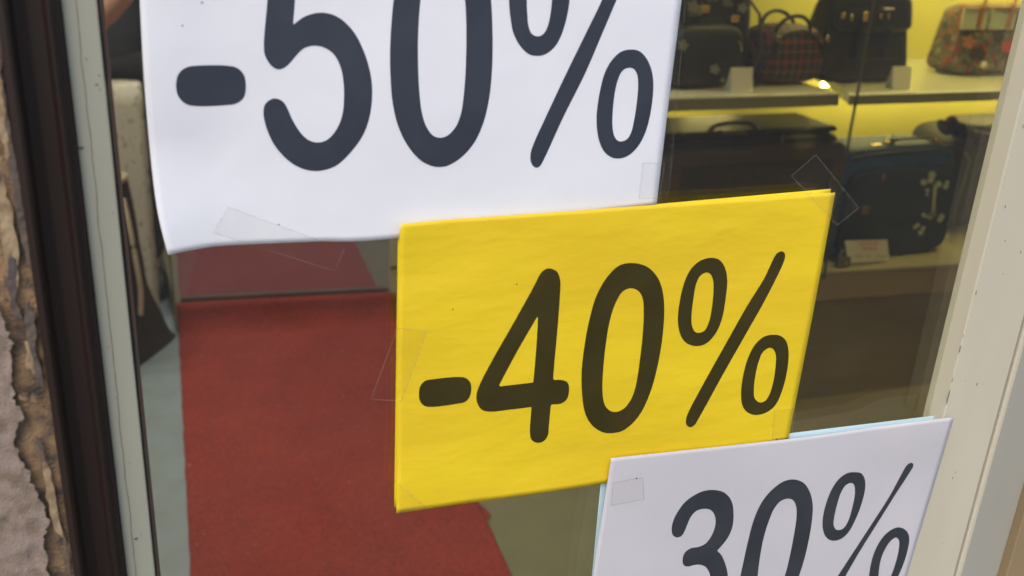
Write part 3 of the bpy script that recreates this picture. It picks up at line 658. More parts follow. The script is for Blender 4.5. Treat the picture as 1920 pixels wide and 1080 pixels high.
td = [(1150, 1114), (1165, 1094), (1200, 1081), (1222, 1088), (1226, 1105), (1212, 1125), (1170, 1133), (1152, 1128)]
glyphs(w3, y_white3, M['ink_g'], [('minus', [td], 1, (0, 0)), ('numeral_three', [th], 4.697, (1230, 850)), ('numeral_zero', [t0o, t0i], 4.697, (1230, 850)),
    ('percent_sign', [tto, tti, tsl, tbo, tbi], 4.5, (1500, 840))])
for (w_, yf, px, py, s) in ((w3, y_white3, 1194, 897, 1.8), (w2, y_yellow, 969, 533, 1.6), (w2, y_yellow, 849, 580, 1.5), (w1, y_white, 342, 48, 1.8), (w1, y_white, 379, 5, 2), (w1, y_white, 523, 421, 1.5), (w2, y_yellow, 1456, 824, 2.0)):
    pts = [(px + s * math.cos(k * 0.9), py + s * math.sin(k * 0.9)) for k in range(7)]
    put('speck', contour_mesh('speck', [np.array(pts)], lambda x, y: PY(x, y, yf(x, y) - 0.0002), 0.8), M['tag'], w_)

# adhesive tape strips, each one its own thing
def tape(corn, yf, label, mt='tape', grp='strips of clear tape on the signs', ew=0.9):
    nx, ny = 24, 8; a, b, cc, d = [np.array(q, float) for q in corn]; v = []; f = []
    def at(u, w): return (a * (1 - u) + b * u) * (1 - w) + (d * (1 - u) + cc * u) * w
    for j in range(ny + 1):
        for i in range(nx + 1):
            u, w = i / nx, j / ny
            if i in (0, nx): u += 0.012 * (1 if j % 2 else -1)
            p = at(u, w); v.append(PY(p[0], p[1], yf(p[0], p[1])))
    for j in range(ny):
        for i in range(nx):
            k = j * (nx + 1) + i; f.append((k, k + 1, k + nx + 2, k + nx + 1))
    o = put('tape_strip', mesh('tape_strip', v, f), M[mt], None, True); tag(o, label, 'tape', grp)
    # the pale cut edges
    for (p, q) in ((a, b), (b, cc), (cc, d), (d, a)):
        dr = (q - p) / np.linalg.norm(q - p); nr = np.array([-dr[1], dr[0]]); ev = []; ef = []; m = 16
        for i in range(m + 1):
            c0 = p + (q - p) * i / m; jg = 0.5 * math.sin(i * 2.4 + p[0])
            for s in (-ew, ew): z = c0 + nr * (s * (0.6 + 0.4 * abs(math.sin(i * 1.7))) + jg * 0.6); ev.append(PY(z[0], z[1], yf(z[0], z[1]) - 0.00012))
        for i in range(m): ef.append((2 * i, 2 * i + 1, 2 * i + 3, 2 * i + 2))
        put('tape_edge', mesh('tape_edge', ev, ef), M['tape_edge'], o)
    return o
def on(yf, outside=-0.0004, test=None):
    return lambda x, y: (yf(x, y) - 0.0005) if test(x, y) else outside
def in_w1(x, y): return y < (460 - (x - 430) * 0.05 if x < 750 else 446 - (x - 750) * 0.129) + 1 and x < 1278 - y * 0.123
def in_w2(x, y): return y > 420 - (x - 752) * 0.0727 and x < 1566 - (y - 361) * 0.19 and x > 746
tape([(428, 388), (645, 468), (628, 508), (400, 436)], on(y_white, test=in_w1), 'clear tape strip over the bottom left edge of the white sign')
tape([(1530, 290), (1610, 390), (1570, 422), (1484, 330)], on(y_yellow, test=in_w2), 'clear tape strip over the top right corner of the yellow sign')
tape([(745, 616), (800, 620), (752, 752), (696, 748)], on(y_yellow, test=in_w2), 'clear tape strip over the left edge of the yellow sign')
tape([(745, 905), (800, 952), (780, 957), (744, 962)], on(y_yellow, test=in_w2), 'small clear tape piece on the bottom left corner of the yellow sign')
tape([(1150, 905), (1205, 895), (1208, 936), (1146, 948)], lambda x, y: y_white3(x, y) - 0.0004, 'small clear tape piece on the top left corner of the thirty percent sign')
tape([(1452, 770), (1492, 766), (1480, 824), (1448, 824)], lambda x, y: y_yellow(x, y) - 0.0004, 'small clear tape piece on the bottom right corner of the yellow sign')
tape([(1205, 306), (1246, 306), (1236, 372), (1198, 372)], on(y_white, test=in_w1), 'small clear tape piece on the bottom right corner of the white sign')
tape([(1266, -60), (1291, -60), (1254, 362), (1226, 362)], lambda x, y: -0.0006, 'long clear tape strip running down the glass beside the white sign', ew=0.6)

# ================================================================ DISPLAY: platform, shelves
plf = empty('display_platform', (2.6, 1.9, 0)); tag(plf, 'low pale display platform with beige front carrying the suitcases', 'platform')
e1 = PY(1532, 557, 1.72); e2 = PY(1795, 547, 1.66)
fy = lambda x: 1.72 + (x - e1[0]) * (-0.06 / (e2[0] - e1[0]))
def pz_line(x): t = (x - e1[0]) / (e2[0] - e1[0]); return e1[2] + (e2[2] - e1[2]) * t
ZP = 0.468
def pf(xa, xb, off0, z0, z1, m, name, bev=0.0):
    prism(name, [(xa, fy(xa) + off0), (xb, fy(xb) + off0), (xb, WB - 0.002), (xa, WB - 0.002)], z0, z1, m, plf, bev)
pf(1.24, 4.8, 0.0, 0.375, ZP - 0.0005, M['fascia'], 'fascia', 0.003)
pf(1.24, 4.8, -0.004, ZP, ZP + 0.008, M['plat'], 'top_board', 0.001)
pf(1.24, 4.8, 0.05, 0.001, 0.3745, M['wall_dark'], 'plinth')

mt_ = prism('added_floor_mat', [(1.30, 1.50), (4.5, 1.42), (4.5, 1.70), (1.30, 1.755)], 0.0008, 0.008, M['wall_dark'], None, 0.002); tag(mt_, 'added dark brown mat darkening the floor in front of the display platform', 'mat')  # added mat, there to darken the floor before the platform
s1 = empty('display_shelf', (1.6, 1.95, 1.0)); tag(s1, 'left display shelf holding the plaid bag and a dark patterned bag', 'shelf')
zs = 1.030
prism('board', [(1.24, 1.70), (1.935, 1.70), (1.935, WB - 0.001), (1.24, WB - 0.001)], zs - 0.034, zs, M['shelf'], s1, 0.003)
box('edging', (1.24, 1.694, zs - 0.036), (1.937, 1.6995, zs - 0.004), M['shelf_edge'], s1, 0.001)
s3 = empty('display_shelf', (3.0, 1.95, 1.0)); tag(s3, 'right display shelf with slanted left end holding the black handbag', 'shelf')
p0 = PZ(1592, 177, zs - 0.008); p1 = PZ(1556, 146, zs - 0.008)
pe = p1 + (p1 - p0) * ((WB - 0.001 - p1[1]) / (p1[1] - p0[1]))
prism('board', [(p0[0], p0[1]), (4.8, p0[1] - 0.02), (4.8, WB - 0.001), (pe[0], WB - 0.001)], zs - 0.036, zs - 0.008, M['shelf'], s3, 0.003)
prism('edging', [(p0[0] + 0.004, p0[1] - 0.006), (4.8, p0[1] - 0.026), (4.8, p0[1] - 0.0205), (p0[0] + 0.004, p0[1] - 0.0005)], zs - 0.038, zs - 0.011, M['shelf_edge'], s3)
ZR = zs - 0.008
# steel rod in front of the shelves
q = PY(1640, 0, 1.66)
rod = box('support_rod', (q[0] - 0.003, 1.657, 0.477), (q[0] + 0.003, 1.663, 2.749), M['steel']); tag(rod, 'thin dark vertical rod in front of the display shelves', 'rod')
# lamps: warm tubes under the shelves and below the upper shelf
M['tube_bright'] = emit_mat('bright_warm_tube_light', (1.0, 0.84, 0.34), 29.0)
def lamp(name, x0, x1, y, z, label, m='tube'):
    e = empty(name, ((x0 + x1) / 2, y, z)); tag(e, label, 'lamp', 'warm tube lamps in the display')
    tube('tube', [(x0, y, z), (x1, y, z)], 0.009, M[m], e, 8)
    box('fitting', (x0 - 0.02, y - 0.02, z + 0.011), (x1 + 0.02, y + 0.02, z + 0.022), M['card'], e)
lamp('tube_lamp', 1.72, 1.90, 2.14, 0.965, 'short warm tube lamp under the left display shelf')
lamp('tube_lamp', 2.25, 3.6, 2.14, 0.965, 'warm tube lamp under the right display shelf')
s4 = empty('display_shelf', (3.0, 2.05, 1.52)); tag(s4, 'upper display shelf above the handbags', 'shelf')
box('board', (1.24, 1.85, 1.555), (4.8, WB - 0.001, 1.59), M['shelf'], s4, 0.003)
lamp('tube_lamp', 2.05, 4.2, 2.00, 1.525, 'long warm tube lamp under the upper display shelf', 'tube_bright')

M['fill_panel'] = emit_mat('added_ceiling_fill_light', (1.0, 0.93, 0.82), 10.5)  # unseen ceiling lamps, added to brighten the dim interior
M['fill_panel_warm'] = emit_mat('added_warm_ceiling_fill_light', (1.0, 0.80, 0.26), 13.0)
for (x, y, w, mt, lb) in ((0.10, 2.1, 0.3, 'fill_panel', 'added square fill lamp over the red carpet nearest the door'), (0.55, 3.9, 0.34, 'fill_panel', 'added square fill lamp above the upper carpet behind the step'),
        (2.6, 1.25, 0.25, 'fill_panel_warm', 'added warm square fill lamp in front of the display shelves'), (-0.75, 2.2, 0.3, 'fill_panel', 'added square fill lamp over the grey floor at the left')):
    e = empty('added_ceiling_lamp', (x, y, 2.72)); tag(e, lb, 'ceiling lamp', 'added square fill lamps in the shop')
    box('diffuser', (x - w, y - w, 2.722), (x + w, y + w, 2.73), M[mt], e)
    box('housing', (x - w - 0.02, y - w - 0.02, 2.7301), (x + w + 0.02, y + w + 0.02, 2.7499), M['card'], e)

# ================================================================ GOODS ON DISPLAY
def arch(p, q, h, n=10, dy=0.0):
    p = Vector(p); q = Vector(q); out = []
    for i in range(n + 1):
        t = i / n; a = math.pi * t; out.append(p.lerp(q, 0.5 - 0.5 * math.cos(a)) + Vector((0, dy * math.sin(a), h * math.sin(a))))
    return out
def blob_flat(name, px, py, r, y, m, parent, k=7, ecc=1.0):
    pts = [(px + r * math.cos(a * 2 * math.pi / 18) * (1 + 0.28 * math.cos(5 * a * 2 * math.pi / 18)) * ecc, py + r * math.sin(a * 2 * math.pi / 18) * (1 + 0.28 * math.cos(5 * a * 2 * math.pi / 18))) for a in range(18)]
    put(name, contour_mesh(name, [np.array(pts)], lambda x, yy: PY(x, yy, y), 2.0), m, parent)

# dark patterned bag, left shelf
a = PY(1262, 160, 1.80); b = PY(1412, 160, 1.80); t = PY(1340, -60, 1.80)
bagA = empty('patterned_handbag', ((a[0] + b[0]) / 2, 1.88, zs)); tag(bagA, 'dark patterned backpack with pale flowers at the left end of the shelf', 'bag')
cx = (a[0] + b[0]) / 2 - 0.03
soft('body', (cx, 1.90, zs + 0.001), (0.36, 0.17, 0.31), M['floral'], bagA, 0.1, 4.5, 0.10, 0.2, lump=0.01)
soft('front_pocket', (cx + 0.0, 1.818, zs + 0.002), (0.25, 0.07, 0.17), M['black'], bagA, 0.1, 4.0, 0.08, 0.2, lump=0.008)
tube('zip', arch((cx - 0.11, 1.795, zs + 0.10), (cx + 0.11, 1.805, zs + 0.10), 0.055), 0.003, M['silver'], bagA, 6)
for (px, py) in ((1322, 17), (1378, 35)): 
    p = PY(px, py, 1.80); box('buckle', (p[0] - 0.014, 1.796, p[2] - 0.010), (p[0] + 0.014, 1.806, p[2] + 0.010), M['gold'], bagA, 0.003)
for (px, py, r) in ((1340, 130, 9), (1280, 85, 10), (1276, 142, 7), (1355, 150, 5), (1300, 12, 11), (1392, 15, 9)): blob_flat('flower', px, py, r, 1.782 if py > 60 else 1.806, M['flower_dim'], bagA)
tube('strap', [(cx + 0.10, 1.84, zs + 0.27), (cx + 0.15, 1.80, zs + 0.20), (cx + 0.17, 1.80, zs + 0.10), (cx + 0.16, 1.82, zs + 0.01)], 0.009, M['brownnylon'], bagA, 6, 0.5)

# plaid bowling bag
a = PY(1420, 163, 1.79); b = PY(1562, 163, 1.79); cx = (a[0] + b[0]) / 2; wP = b[0] - a[0]
bagB = empty('plaid_bag', (cx, 1.87, zs)); tag(bagB, 'dark red plaid bowling bag on the shelf beside the black handbag', 'bag')
soft('body', (cx, 1.88, zs + 0.001), (wP * 0.99, 0.17, 0.165), M['plaid'], bagB, 0.05, 3.6, 0.12, 0.25)
tube('piping', arch((cx - wP * 0.45, 1.81, zs + 0.03), (cx + wP * 0.45, 1.82, zs + 0.03), 0.125, 16), 0.0035, M['blackleather'], bagB, 6)
tube('handle', arch((cx - 0.07, 1.83, zs + 0.145), (cx + 0.05, 1.83, zs + 0.145), 0.05, 12, -0.01), 0.006, M['blackleather'], bagB, 8)
tube('handle', arch((cx - 0.05, 1.92, zs + 0.145), (cx + 0.07, 1.92, zs + 0.145), 0.05, 12, 0.02), 0.006, M['blackleather'], bagB, 8)
for dx in (-0.085, 0.085):
    box('strap_tab', (cx + dx - 0.008, 1.792, zs + 0.09), (cx + dx + 0.008, 1.800, zs + 0.135), M['blackleather'], bagB, 0.002)
    tube('ring', [(cx + dx + 0.008 * math.cos(k), 1.79, zs + 0.135 + 0.008 * math.sin(k)) for k in [i * 0.785 for i in range(8)]], 0.0015, M['gold'], bagB, 5, closed=True)

# black structured handbag
yb_ = 1.86
bl = PY(1535, 140, yb_); br = PY(1708, 140, yb_); tl = PY(1562, 0, yb_); tr = PY(1690, 0, yb_)
cx = (bl[0] + br[0]) / 2
bagC = empty('black_handbag', (cx, yb_, ZR)); tag(bagC, 'large black structured handbag with brass clasps on the right shelf', 'bag')
soft('body', (cx - 0.0, yb_ + 0.07, ZR + 0.001), (br[0] - bl[0], 0.16, 0.255), M['blackleather'], bagC, 0.0, 7.0, 0.20, 0.45)
soft('flap', (cx, yb_ + 0.055, ZR + 0.150), ((br[0] - bl[0]) * 0.90, 0.13, 0.11), M['blackleather'], bagC, 0.0, 6.0, 0.08, 0.3)
for (px, py) in ((1583, 30), (1597, 33), (1652, 30), (1666, 30)):
    p = PY(px, py, yb_ - 0.02); box('buckle', (p[0] - 0.004, yb_ - 0.022, p[2] - 0.009), (p[0] + 0.004, yb_ - 0.010, p[2] + 0.009), M['gold'], bagC, 0.002)
p = PY(1622, 31, yb_ - 0.02); box('clasp', (p[0] - 0.009, yb_ - 0.024, p[2] - 0.014), (p[0] + 0.009, yb_ - 0.010, p[2] + 0.014), M['gold'], bagC, 0.003)
p = PY(1660, 16, yb_); box('name_plate', (p[0] - 0.02, yb_ - 0.018, p[2] - 0.003), (p[0] + 0.02, yb_ - 0.005, p[2] + 0.003), M['silver'], bagC, 0.001)
tube('handle', arch((cx - 0.07, yb_ + 0.03, ZR + 0.25), (cx + 0.07, yb_ + 0.03, ZR + 0.25), 0.09, 14), 0.007, M['blackleather'], bagC, 8)
tube('handle', arch((cx - 0.07, yb_ + 0.11, ZR + 0.25), (cx + 0.07, yb_ + 0.11, ZR + 0.25), 0.09, 14), 0.007, M['blackleather'], bagC, 8)
for sx_ in (-0.052, 0.052):
    box('strap', (cx + sx_ - 0.008, yb_ - 0.012, ZR + 0.075), (cx + sx_ + 0.008, yb_ - 0.006, ZR + 0.165), M['blackleather'], bagC, 0.002)
for dz in (0.02, 0.075):
    tube('seam', [(cx - 0.10, yb_ - 0.011, ZR + dz), (cx + 0.10, yb_ - 0.011, ZR + dz)], 0.0016, M['charcoal'], bagC, 5)
blk = [(cx + (br[0] - bl[0]) * 0.45, yb_ + 0.02, ZR + 0.01)]

# printed tote with tan trim
yt = 1.93
tlb = PY(1786, 128, yt); trb = PY(1975, 150, yt); ttl = PY(1806, 12, yt)
cx = (tlb[0] + trb[0]) / 2; wT = trb[0] - tlb[0]; hT = ttl[2] - ZR
bagD = empty('printed_tote', (cx, yt, ZR)); tag(bagD, 'tote bag in a busy colourful print with tan leather trim at the right', 'bag')
soft('body', (cx, yt + 0.07, ZR + 0.001), (wT, 0.15, hT), M['collage'], bagD, 0, 8.0, 0.10, 0.35)
for (xa, xb, pyc) in ((1812, 1850, 34), (1866, 1902, 34)):
    pa = PY(xa, 16, yt); pb = PY(xb, 56, yt)
    box('front_panel', (pa[0], yt + 0.004, pb[2]), (pb[0], yt + 0.012, pa[2]), M['applique'], bagD, 0.002)
tube('trim', [PY(1800, 12, yt), PY(1860, 14, yt), PY(1960, 16, yt)], 0.005, M['leather'], bagD, 6)
tube('trim', [PY(1800, 12, yt), PY(1797, 60, yt + 0.005), PY(1786, 95, yt + 0.0)], 0.0035, M['leather'], bagD, 6)
for px in (1842, 1898):
    tube('handle', arch(PY(px, 20, yt), PY(px + 95, 24, yt), 0.11, 12), 0.005, M['leather'], bagD, 6)
    box('handle_tab', (PY(px, 20, yt)[0] - 0.009, yt - 0.002, PY(px, 54, yt)[2]), (PY(px, 20, yt)[0] + 0.009, yt + 0.006, PY(px, 8, yt)[2]), M['leather'], bagD, 0.002)
p = PY(1847, 122, yt - 0.02); soft('pompom', (p[0], yt - 0.012, p[2] - 0.012), (0.024, 0.024, 0.024), M['card'], bagD, 0, 2.0)
p = PY(1816, 80, yt - 0.01)
for (px, py, r, mm) in ((1816, 78, 12, 'leather'), (1890, 88, 12, 'redink'), (1872, 70, 10, 'charcoal'), (1835, 100, 13, 'charcoal'), (1820, 48, 6, 'applique')): blob_flat('printed_patch', px, py, r, yt - 0.003, M[mm], bagD)

# price cards
def card(px0, px1, py0, py1, y, z, label, m='card', marks=0):
    a = PY(px0, py1, y); b = PY(px1, py1, y); t = PY(px0, py0, y)
    e = empty('price_card', ((a[0] + b[0]) / 2, y, z)); tag(e, label, 'card')
    h = max(0.03, t[2] - z - 0.001)
    prism('front', [(y, z + 0.001), (y + 0.001, z + 0.001), (y + 0.013, z + h), (y + 0.012, z + h)], a[0], b[0], M[m], e, 0, 'x')
    prism('back', [(y + 0.03, z + 0.001), (y + 0.031, z + 0.001), (y + 0.0145, z + h), (y + 0.0135, z + h)], a[0], b[0], M[m], e, 0, 'x')
    for k in range(marks):
        f = 0.25 + 0.22 * k
        yy = y + 0.012 * f - 0.0008; zz = z + h * f
        box('printed_line', (a[0] + 0.007, yy - 0.0003, zz), (b[0] - 0.009 - 0.006 * (k % 2), yy + 0.0002, zz + 0.0022), M['greyink'], e)
card(1371, 1411, 128, 170, 1.73, zs, 'white folded price card in front of the plaid bag')
card(1674, 1708, 126, 160, 1.755, ZR, 'white folded price card in front of the black handbag')

# large charcoal suitcase
ys = 1.78
xL = PY(1236, 300, ys)[0]; xR = PY(1592, 290, ys)[0]
hs = PY(1400, 272, ys)[2] - ZP
cs = empty('large_suitcase', ((xL + xR) / 2, ys + 0.15, ZP)); tag(cs, 'large charcoal suitcase with brown front frame under the left shelf', 'suitcase')
cxs = (xL + xR) / 2; wS = xR - xL; z0 = ZP + 0.0085
soft('shell', (cxs, ys + 0.16, z0), (wS, 0.30, hs + 0.015), M['black'], cs, 0, 9.0, 0, 0.0)
def rframe(name, x0, x1, z0_, z1_, y0, y1, r, w, m, parent):
    def rr(x0, x1, z0, z1, r):
        out = []
        for (cx_, cz_, a0) in ((x1 - r, z1 - r, 0), (x0 + r, z1 - r, 90), (x0 + r, z0 + r, 180), (x1 - r, z0 + r, 270)):
            for k in range(7): a = R(a0 + 15 * k); out.append((cx_ + r * math.cos(a), cz_ + r * math.sin(a)))
        return out
    O = rr(x0, x1, z0_, z1_, r); I = rr(x0 + w, x1 - w, z0_ + w, z1_ - w, max(r - w, 0.006)); n = len(O)
    v = [(p[0], y0 + (y1 - y0) * 0.25, p[1]) for p in O] + [(p[0], y0, p[1]) for p in [((a[0] * 3 + b[0]) / 4, (a[1] * 3 + b[1]) / 4) for a, b in zip(O, I)]] + [(p[0], y0, p[1]) for p in I] + [(p[0], y1, p[1]) for p in I] + [(p[0], y1, p[1]) for p in O]
    f = []
    for ring in range(4):
        for k in range(n): f.append((ring * n + k, ring * n + (k + 1) % n, (ring + 1) * n + (k + 1) % n, (ring + 1) * n + k))
    for k in range(n): f.append((4 * n + k, 4 * n + (k + 1) % n, (k + 1) % n, k))
    bm = bmesh.new(); me = mesh(name, v, f); bm.from_mesh(me)
    return put(name, from_bm(name, bm), m, parent)
rframe('front_frame', xL + 0.02, xR - 0.02, z0 + 0.01, z0 + hs - 0.012, ys - 0.012, ys + 0.02, 0.035, 0.045, M['brownnylon'], cs)
box('front_panel', (xL + 0.06, ys - 0.004, z0 + 0.05), (xR - 0.06, ys + 0.018, z0 + hs - 0.05), M['charcoal'], cs, 0.006)
box('lid_band', (xL + 0.005, ys + 0.03, z0 + hs + 0.008), (xR - 0.03, ys + 0.24, z0 + hs + 0.026), M['black'], cs, 0.012, 3)
hpa = PY(1345, 252, ys + 0.03); hpb = PY(1398, 245, ys + 0.08)
tube('handle', smooth_path([(hpa[0] - 0.02, ys + 0.05, z0 + hs + 0.02), (hpa[0] + 0.01, ys + 0.04, z0 + hs + 0.045), (hpa[0] + 0.11, ys + 0.04, z0 + hs + 0.045), (hpa[0] + 0.15, ys + 0.05, z0 + hs + 0.02)]), 0.010, M['brownnylon'], cs, 8, 0.6)
box('luggage_tag', (hpa[0] + 0.005, ys + 0.01, z0 + hs + 0.018), (hpa[0] + 0.085, ys + 0.035, z0 + hs + 0.030), M['brownnylon'], cs, 0.003)
box('zip_pull', (hpa[0] + 0.20, ys - 0.006, z0 + hs - 0.01), (hpa[0] + 0.21, ys + 0.0, z0 + hs + 0.018), M['tag'], cs, 0.002)
for dx in (0.08, -0.08):
    xw = (xL if dx > 0 else xR) + dx
    tube('foot', [(xw, ys + 0.02, ZP + 0.010), (xw, ys + 0.05, ZP + 0.010)], 0.008, M['black'], cs, 8)

# blue suitcase with pale floral print
yb2 = 1.76
xl_ = PY(1597, 300, yb2)[0]; xr_ = PY(1812, 300, yb2)[0]
zt = PY(1700, 290, yb2)[2]; hb = zt - z0
bs = empty('blue_suitcase', ((xl_ + xr_) / 2, yb2 + 0.1, ZP)); tag(bs, 'petrol blue soft suitcase with pale floral print on the low platform', 'suitcase')
cxb = (xl_ + xr_) / 2; wB = xr_ - xl_
soft('shell', (cxb, yb2 + 0.125, z0), (wB, 0.22, hb + 0.012), M['blue'], bs, 0, 7.0, 0.0, 0.0, shear=0.0, bulge=0.02)
soft('front_cover', (cxb + 0.005, yb2 + 0.02, z0 + 0.01), (wB * 0.95, 0.045, hb - 0.055), M['blue_shaded'], bs, 0, 8.0, 0.0, 0.0)
pz_ = [PY(1600, 300, yb2), PY(1625, 291, yb2), PY(1700, 284, yb2), PY(1785, 276, yb2), PY(1806, 284, yb2), PY(1814, 302, yb2), PY(1806, 335, yb2), PY(1793, 375, yb2), PY(1784, 420, yb2), PY(1782, 455, yb2)]
tube('zip', smooth_path([(p[0], yb2 - 0.004, p[2]) for p in pz_[:5]]), 0.005, M['blue_shaded'], bs, 6)
tube('piping', smooth_path([(p[0], yb2 - 0.006, p[2]) for p in pz_[4:]]), 0.0035, mat('grey_piping', (0.16, 0.15, 0.12), 0.5), bs, 6)
zt_ = z0 + hb + 0.012
h1 = PZ(1668, 266, zt_ + 0.006); h2 = PZ(1752, 262, zt_ + 0.006)
tube('handle', smooth_path([(h1[0], h1[1], zt_ + 0.002), (h1[0] + 0.02, h1[1], zt_ + 0.012), (h2[0] - 0.02, h2[1], zt_ + 0.012), (h2[0], h2[1], zt_ + 0.002)]), 0.007, M['black'], bs, 8, 0.6)
for hh in (h1, h2): box('handle_mount', (hh[0] - 0.014, hh[1] - 0.012, zt_ - 0.006), (hh[0] + 0.014, hh[1] + 0.012, zt_ + 0.009), M['gold'], bs, 0.003)
p = PZ(1645, 272, zt_); box('lock_plate', (p[0] - 0.022, p[1] - 0.008, zt_ - 0.007), (p[0] + 0.015, p[1] + 0.008, zt_ + 0.003), M['gold'], bs, 0.002)
p = PZ(1668, 262, zt_ + 0.01); tube('ring', [(p[0] + 0.012 * math.cos(k), p[1], zt_ + 0.012 + 0.011 * math.sin(k)) for k in [i * 0.785 for i in range(8)]], 0.0022, M['silver'], bs, 6, closed=True)
fyq = yb2 - 0.0055
for (px, py, r) in ((1748, 328, 7), (1732, 342, 6), (1745, 338, 6), (1760, 345, 6), (1773, 350, 5), (1776, 342, 4), (1739, 357, 4), (1738, 365, 3), (1766, 406, 5), (1732, 403, 4), (1748, 402, 5), (1762, 412, 5), (1738, 406, 3), (1726, 436, 5), (1716, 426, 4), (1731, 428, 4), (1721, 422, 4)):
    blob_flat('flower', px, py, r, fyq, M['applique'], bs)
stem = [(1752, 345), (1757, 350), (1754, 372), (1752, 400), (1746, 412), (1741, 410), (1747, 396), (1749, 372), (1750, 352)]
put('stem', contour_mesh('stem', [np.array(stem, float)], lambda x, y: PY(x, y, fyq), 2.0), M['applique'], bs)
for (x0_, y0_, x1_, y1_) in ((1652, 326, 1660, 340), (1614, 386, 1630, 402)):
    pa = PY(x0_, y1_, fyq); pb = PY(x1_, y0_, fyq); box('leather_tag', (pa[0], fyq - 0.002, pa[2]), (pb[0], fyq + 0.002, pb[2]), M['tag'], bs, 0.001)
for dx in (0.06, -0.06):
    xw = (xl_ if dx > 0 else xr_) + dx
    tube('foot', [(xw, yb2 + 0.02, ZP + 0.013), (xw, yb2 + 0.2, ZP + 0.013)], 0.006, M['black'], bs, 8)

# black travel bag behind, with a rolled fur on top
yk = 1.92
xk0 = PY(1795, 300, yk)[0]; zk = PY(1840, 250, yk)[2]
tb = empty('black_travel_bag', (xk0 + 0.25, yk + 0.1, ZP)); tag(tb, 'black upright travel bag behind the right end of the blue suitcase', 'bag')
soft('body', (xk0 + 0.24, yk + 0.13, z0), (0.50, 0.24, zk - z0), M['black'], tb, 0.0, 7.0)
tube('strap', smooth_path([PY(1800, 240, yk), PY(1822, 243, yk - 0.01), PY(1850, 250, yk - 0.01), PY(1885, 252, yk)]), 0.006, M['beige'], tb, 6, 0.5)
soft('top_flap', (xk0 + 0.28, yk + 0.12, zk - 0.01), (0.36, 0.2, 0.03), M['charcoal'], tb, 0.0, 4.0)
fp = [PY(1768, 240, 1.87), PY(1782, 234, 1.87), PY(1800, 246, 1.87), PY(1822, 258, 1.87), PY(1846, 262, 1.87)]
fpp = smooth_path(fp, 6)
furo = tube('rolled_scarf', fpp, [0.024 + 0.008 * math.sin(i * 1.3) - 0.0003 * i for i in range(len(fpp))], M['fur'], None, 14); tag(furo, 'rolled dark brown furry scarf lying on the black travel bag', 'scarf')

# red lettered price sign, leaning on the blue suitcase
ps = empty('price_sign', (1.95, 1.70, ZP)); tag(ps, 'small white price sign with red handwriting below the blue suitcase', 'price sign')
ysn = 1.725
sg = [PY(1590, 492, ysn), PY(1668, 489, ysn), PY(1664, 450, ysn), PY(1585, 452, ysn)]
zb = min(sg[0][2], sg[1][2]); lift = (ZP + 0.009) - zb
prism('board', [(p[0], p[2] + max(lift, 0)) for p in sg], ysn, ysn + 0.003, M['card'], ps, 0.0, 'y')
def scrib(px0, px1, py, amp, m, n=14, seed=1):
    rr_ = random.Random(seed); pts = []
    for i in range(n): t = i / (n - 1); q = PY(px0 + (px1 - px0) * t, py + (amp if i % 2 else -amp) * rr_.uniform(0.5, 1.0), ysn - 0.0006); q[2] += max(lift, 0); pts.append(q)
    tube('handwriting', pts, 0.0011, m, ps, 5)
scrib(1610, 1648, 456.5, 2.6, M['redink'], 15, 1); scrib(1616, 1646, 466, 2.6, M['redink'], 13, 2)
scrib(1604, 1618, 480, 3.2, M['redink'], 7, 3); scrib(1625, 1634, 481, 3.0, M['redink'], 4, 4); scrib(1642, 1662, 481, 2.4, M['greyink'], 9, 5)

# small grey metal padlock at the platform edge
q0 = PZ(1572, 504, ZP + 0.009); q1 = PZ(1598, 503, ZP + 0.009)
pd = empty('padlock', (q0[0], q0[1], ZP)); tag(pd, 'small grey metal clasp standing left of the red lettered price sign', 'clasp')
w_ = q1[0] - q0[0]; yq = q0[1]
box('body', (q0[0], yq, ZP + 0.0085), (q0[0] + w_, yq + 0.03, ZP + 0.045), mat('dull_metal', (0.16, 0.14, 0.11), 0.35, metal=0.8), pd, 0.008, 3)
tube('shackle', arch((q0[0] + 0.012, yq + 0.015, ZP + 0.043), (q0[0] + w_ - 0.012, yq + 0.015, ZP + 0.043), 0.022, 10), 0.004, M['silver'], pd, 8)
box('key_plate', (q0[0] + w_ * 0.45, yq - 0.002, ZP + 0.02), (q0[0] + w_ * 0.7, yq + 0.002, ZP + 0.032), M['silver'], pd, 0.001)

# ================================================================ LEFT: stone post, bag, person
yst = 2.95
xs1 = PY(267, 165, yst)[0]; zst = PY(235, 162, yst)[2]
def stone():
    bm = bmesh.new(); bmesh.ops.create_cube(bm, size=1)
    for v in bm.verts: v.co = Vector((-0.16 + (xs1 + 0.16) * (v.co.x + 0.5) - (0.006 if v.co.z < 0 and v.co.x > 0 else 0), yst + 0.12 * (v.co.y + 0.5), 0.0045 + (zst - 0.0045) * (v.co.z + 0.5)))
    bmesh.ops.bevel(bm, geom=bm.edges[:], offset=0.006, segments=2, affect='EDGES')
    bmesh.ops.subdivide_edges(bm, edges=[e for e in bm.edges if e.calc_length() > 0.03], cuts=14, use_grid_fill=True)
    for v in bm.verts: v.co += Vector((1, 0.5, 0)) * noise.fractal(v.co * 22, 1, 2, 3) * 0.002 + Vector((0, 0, 1)) * (noise.noise(v.co * 25) * 0.004 if v.co.z > 0.5 else 0)
    return from_bm('stone_post', bm)
so = put('stone_post', stone(), M['stone'], None, True); tag(so, 'pale pitted stone post behind the black bag at the left', 'stone post')

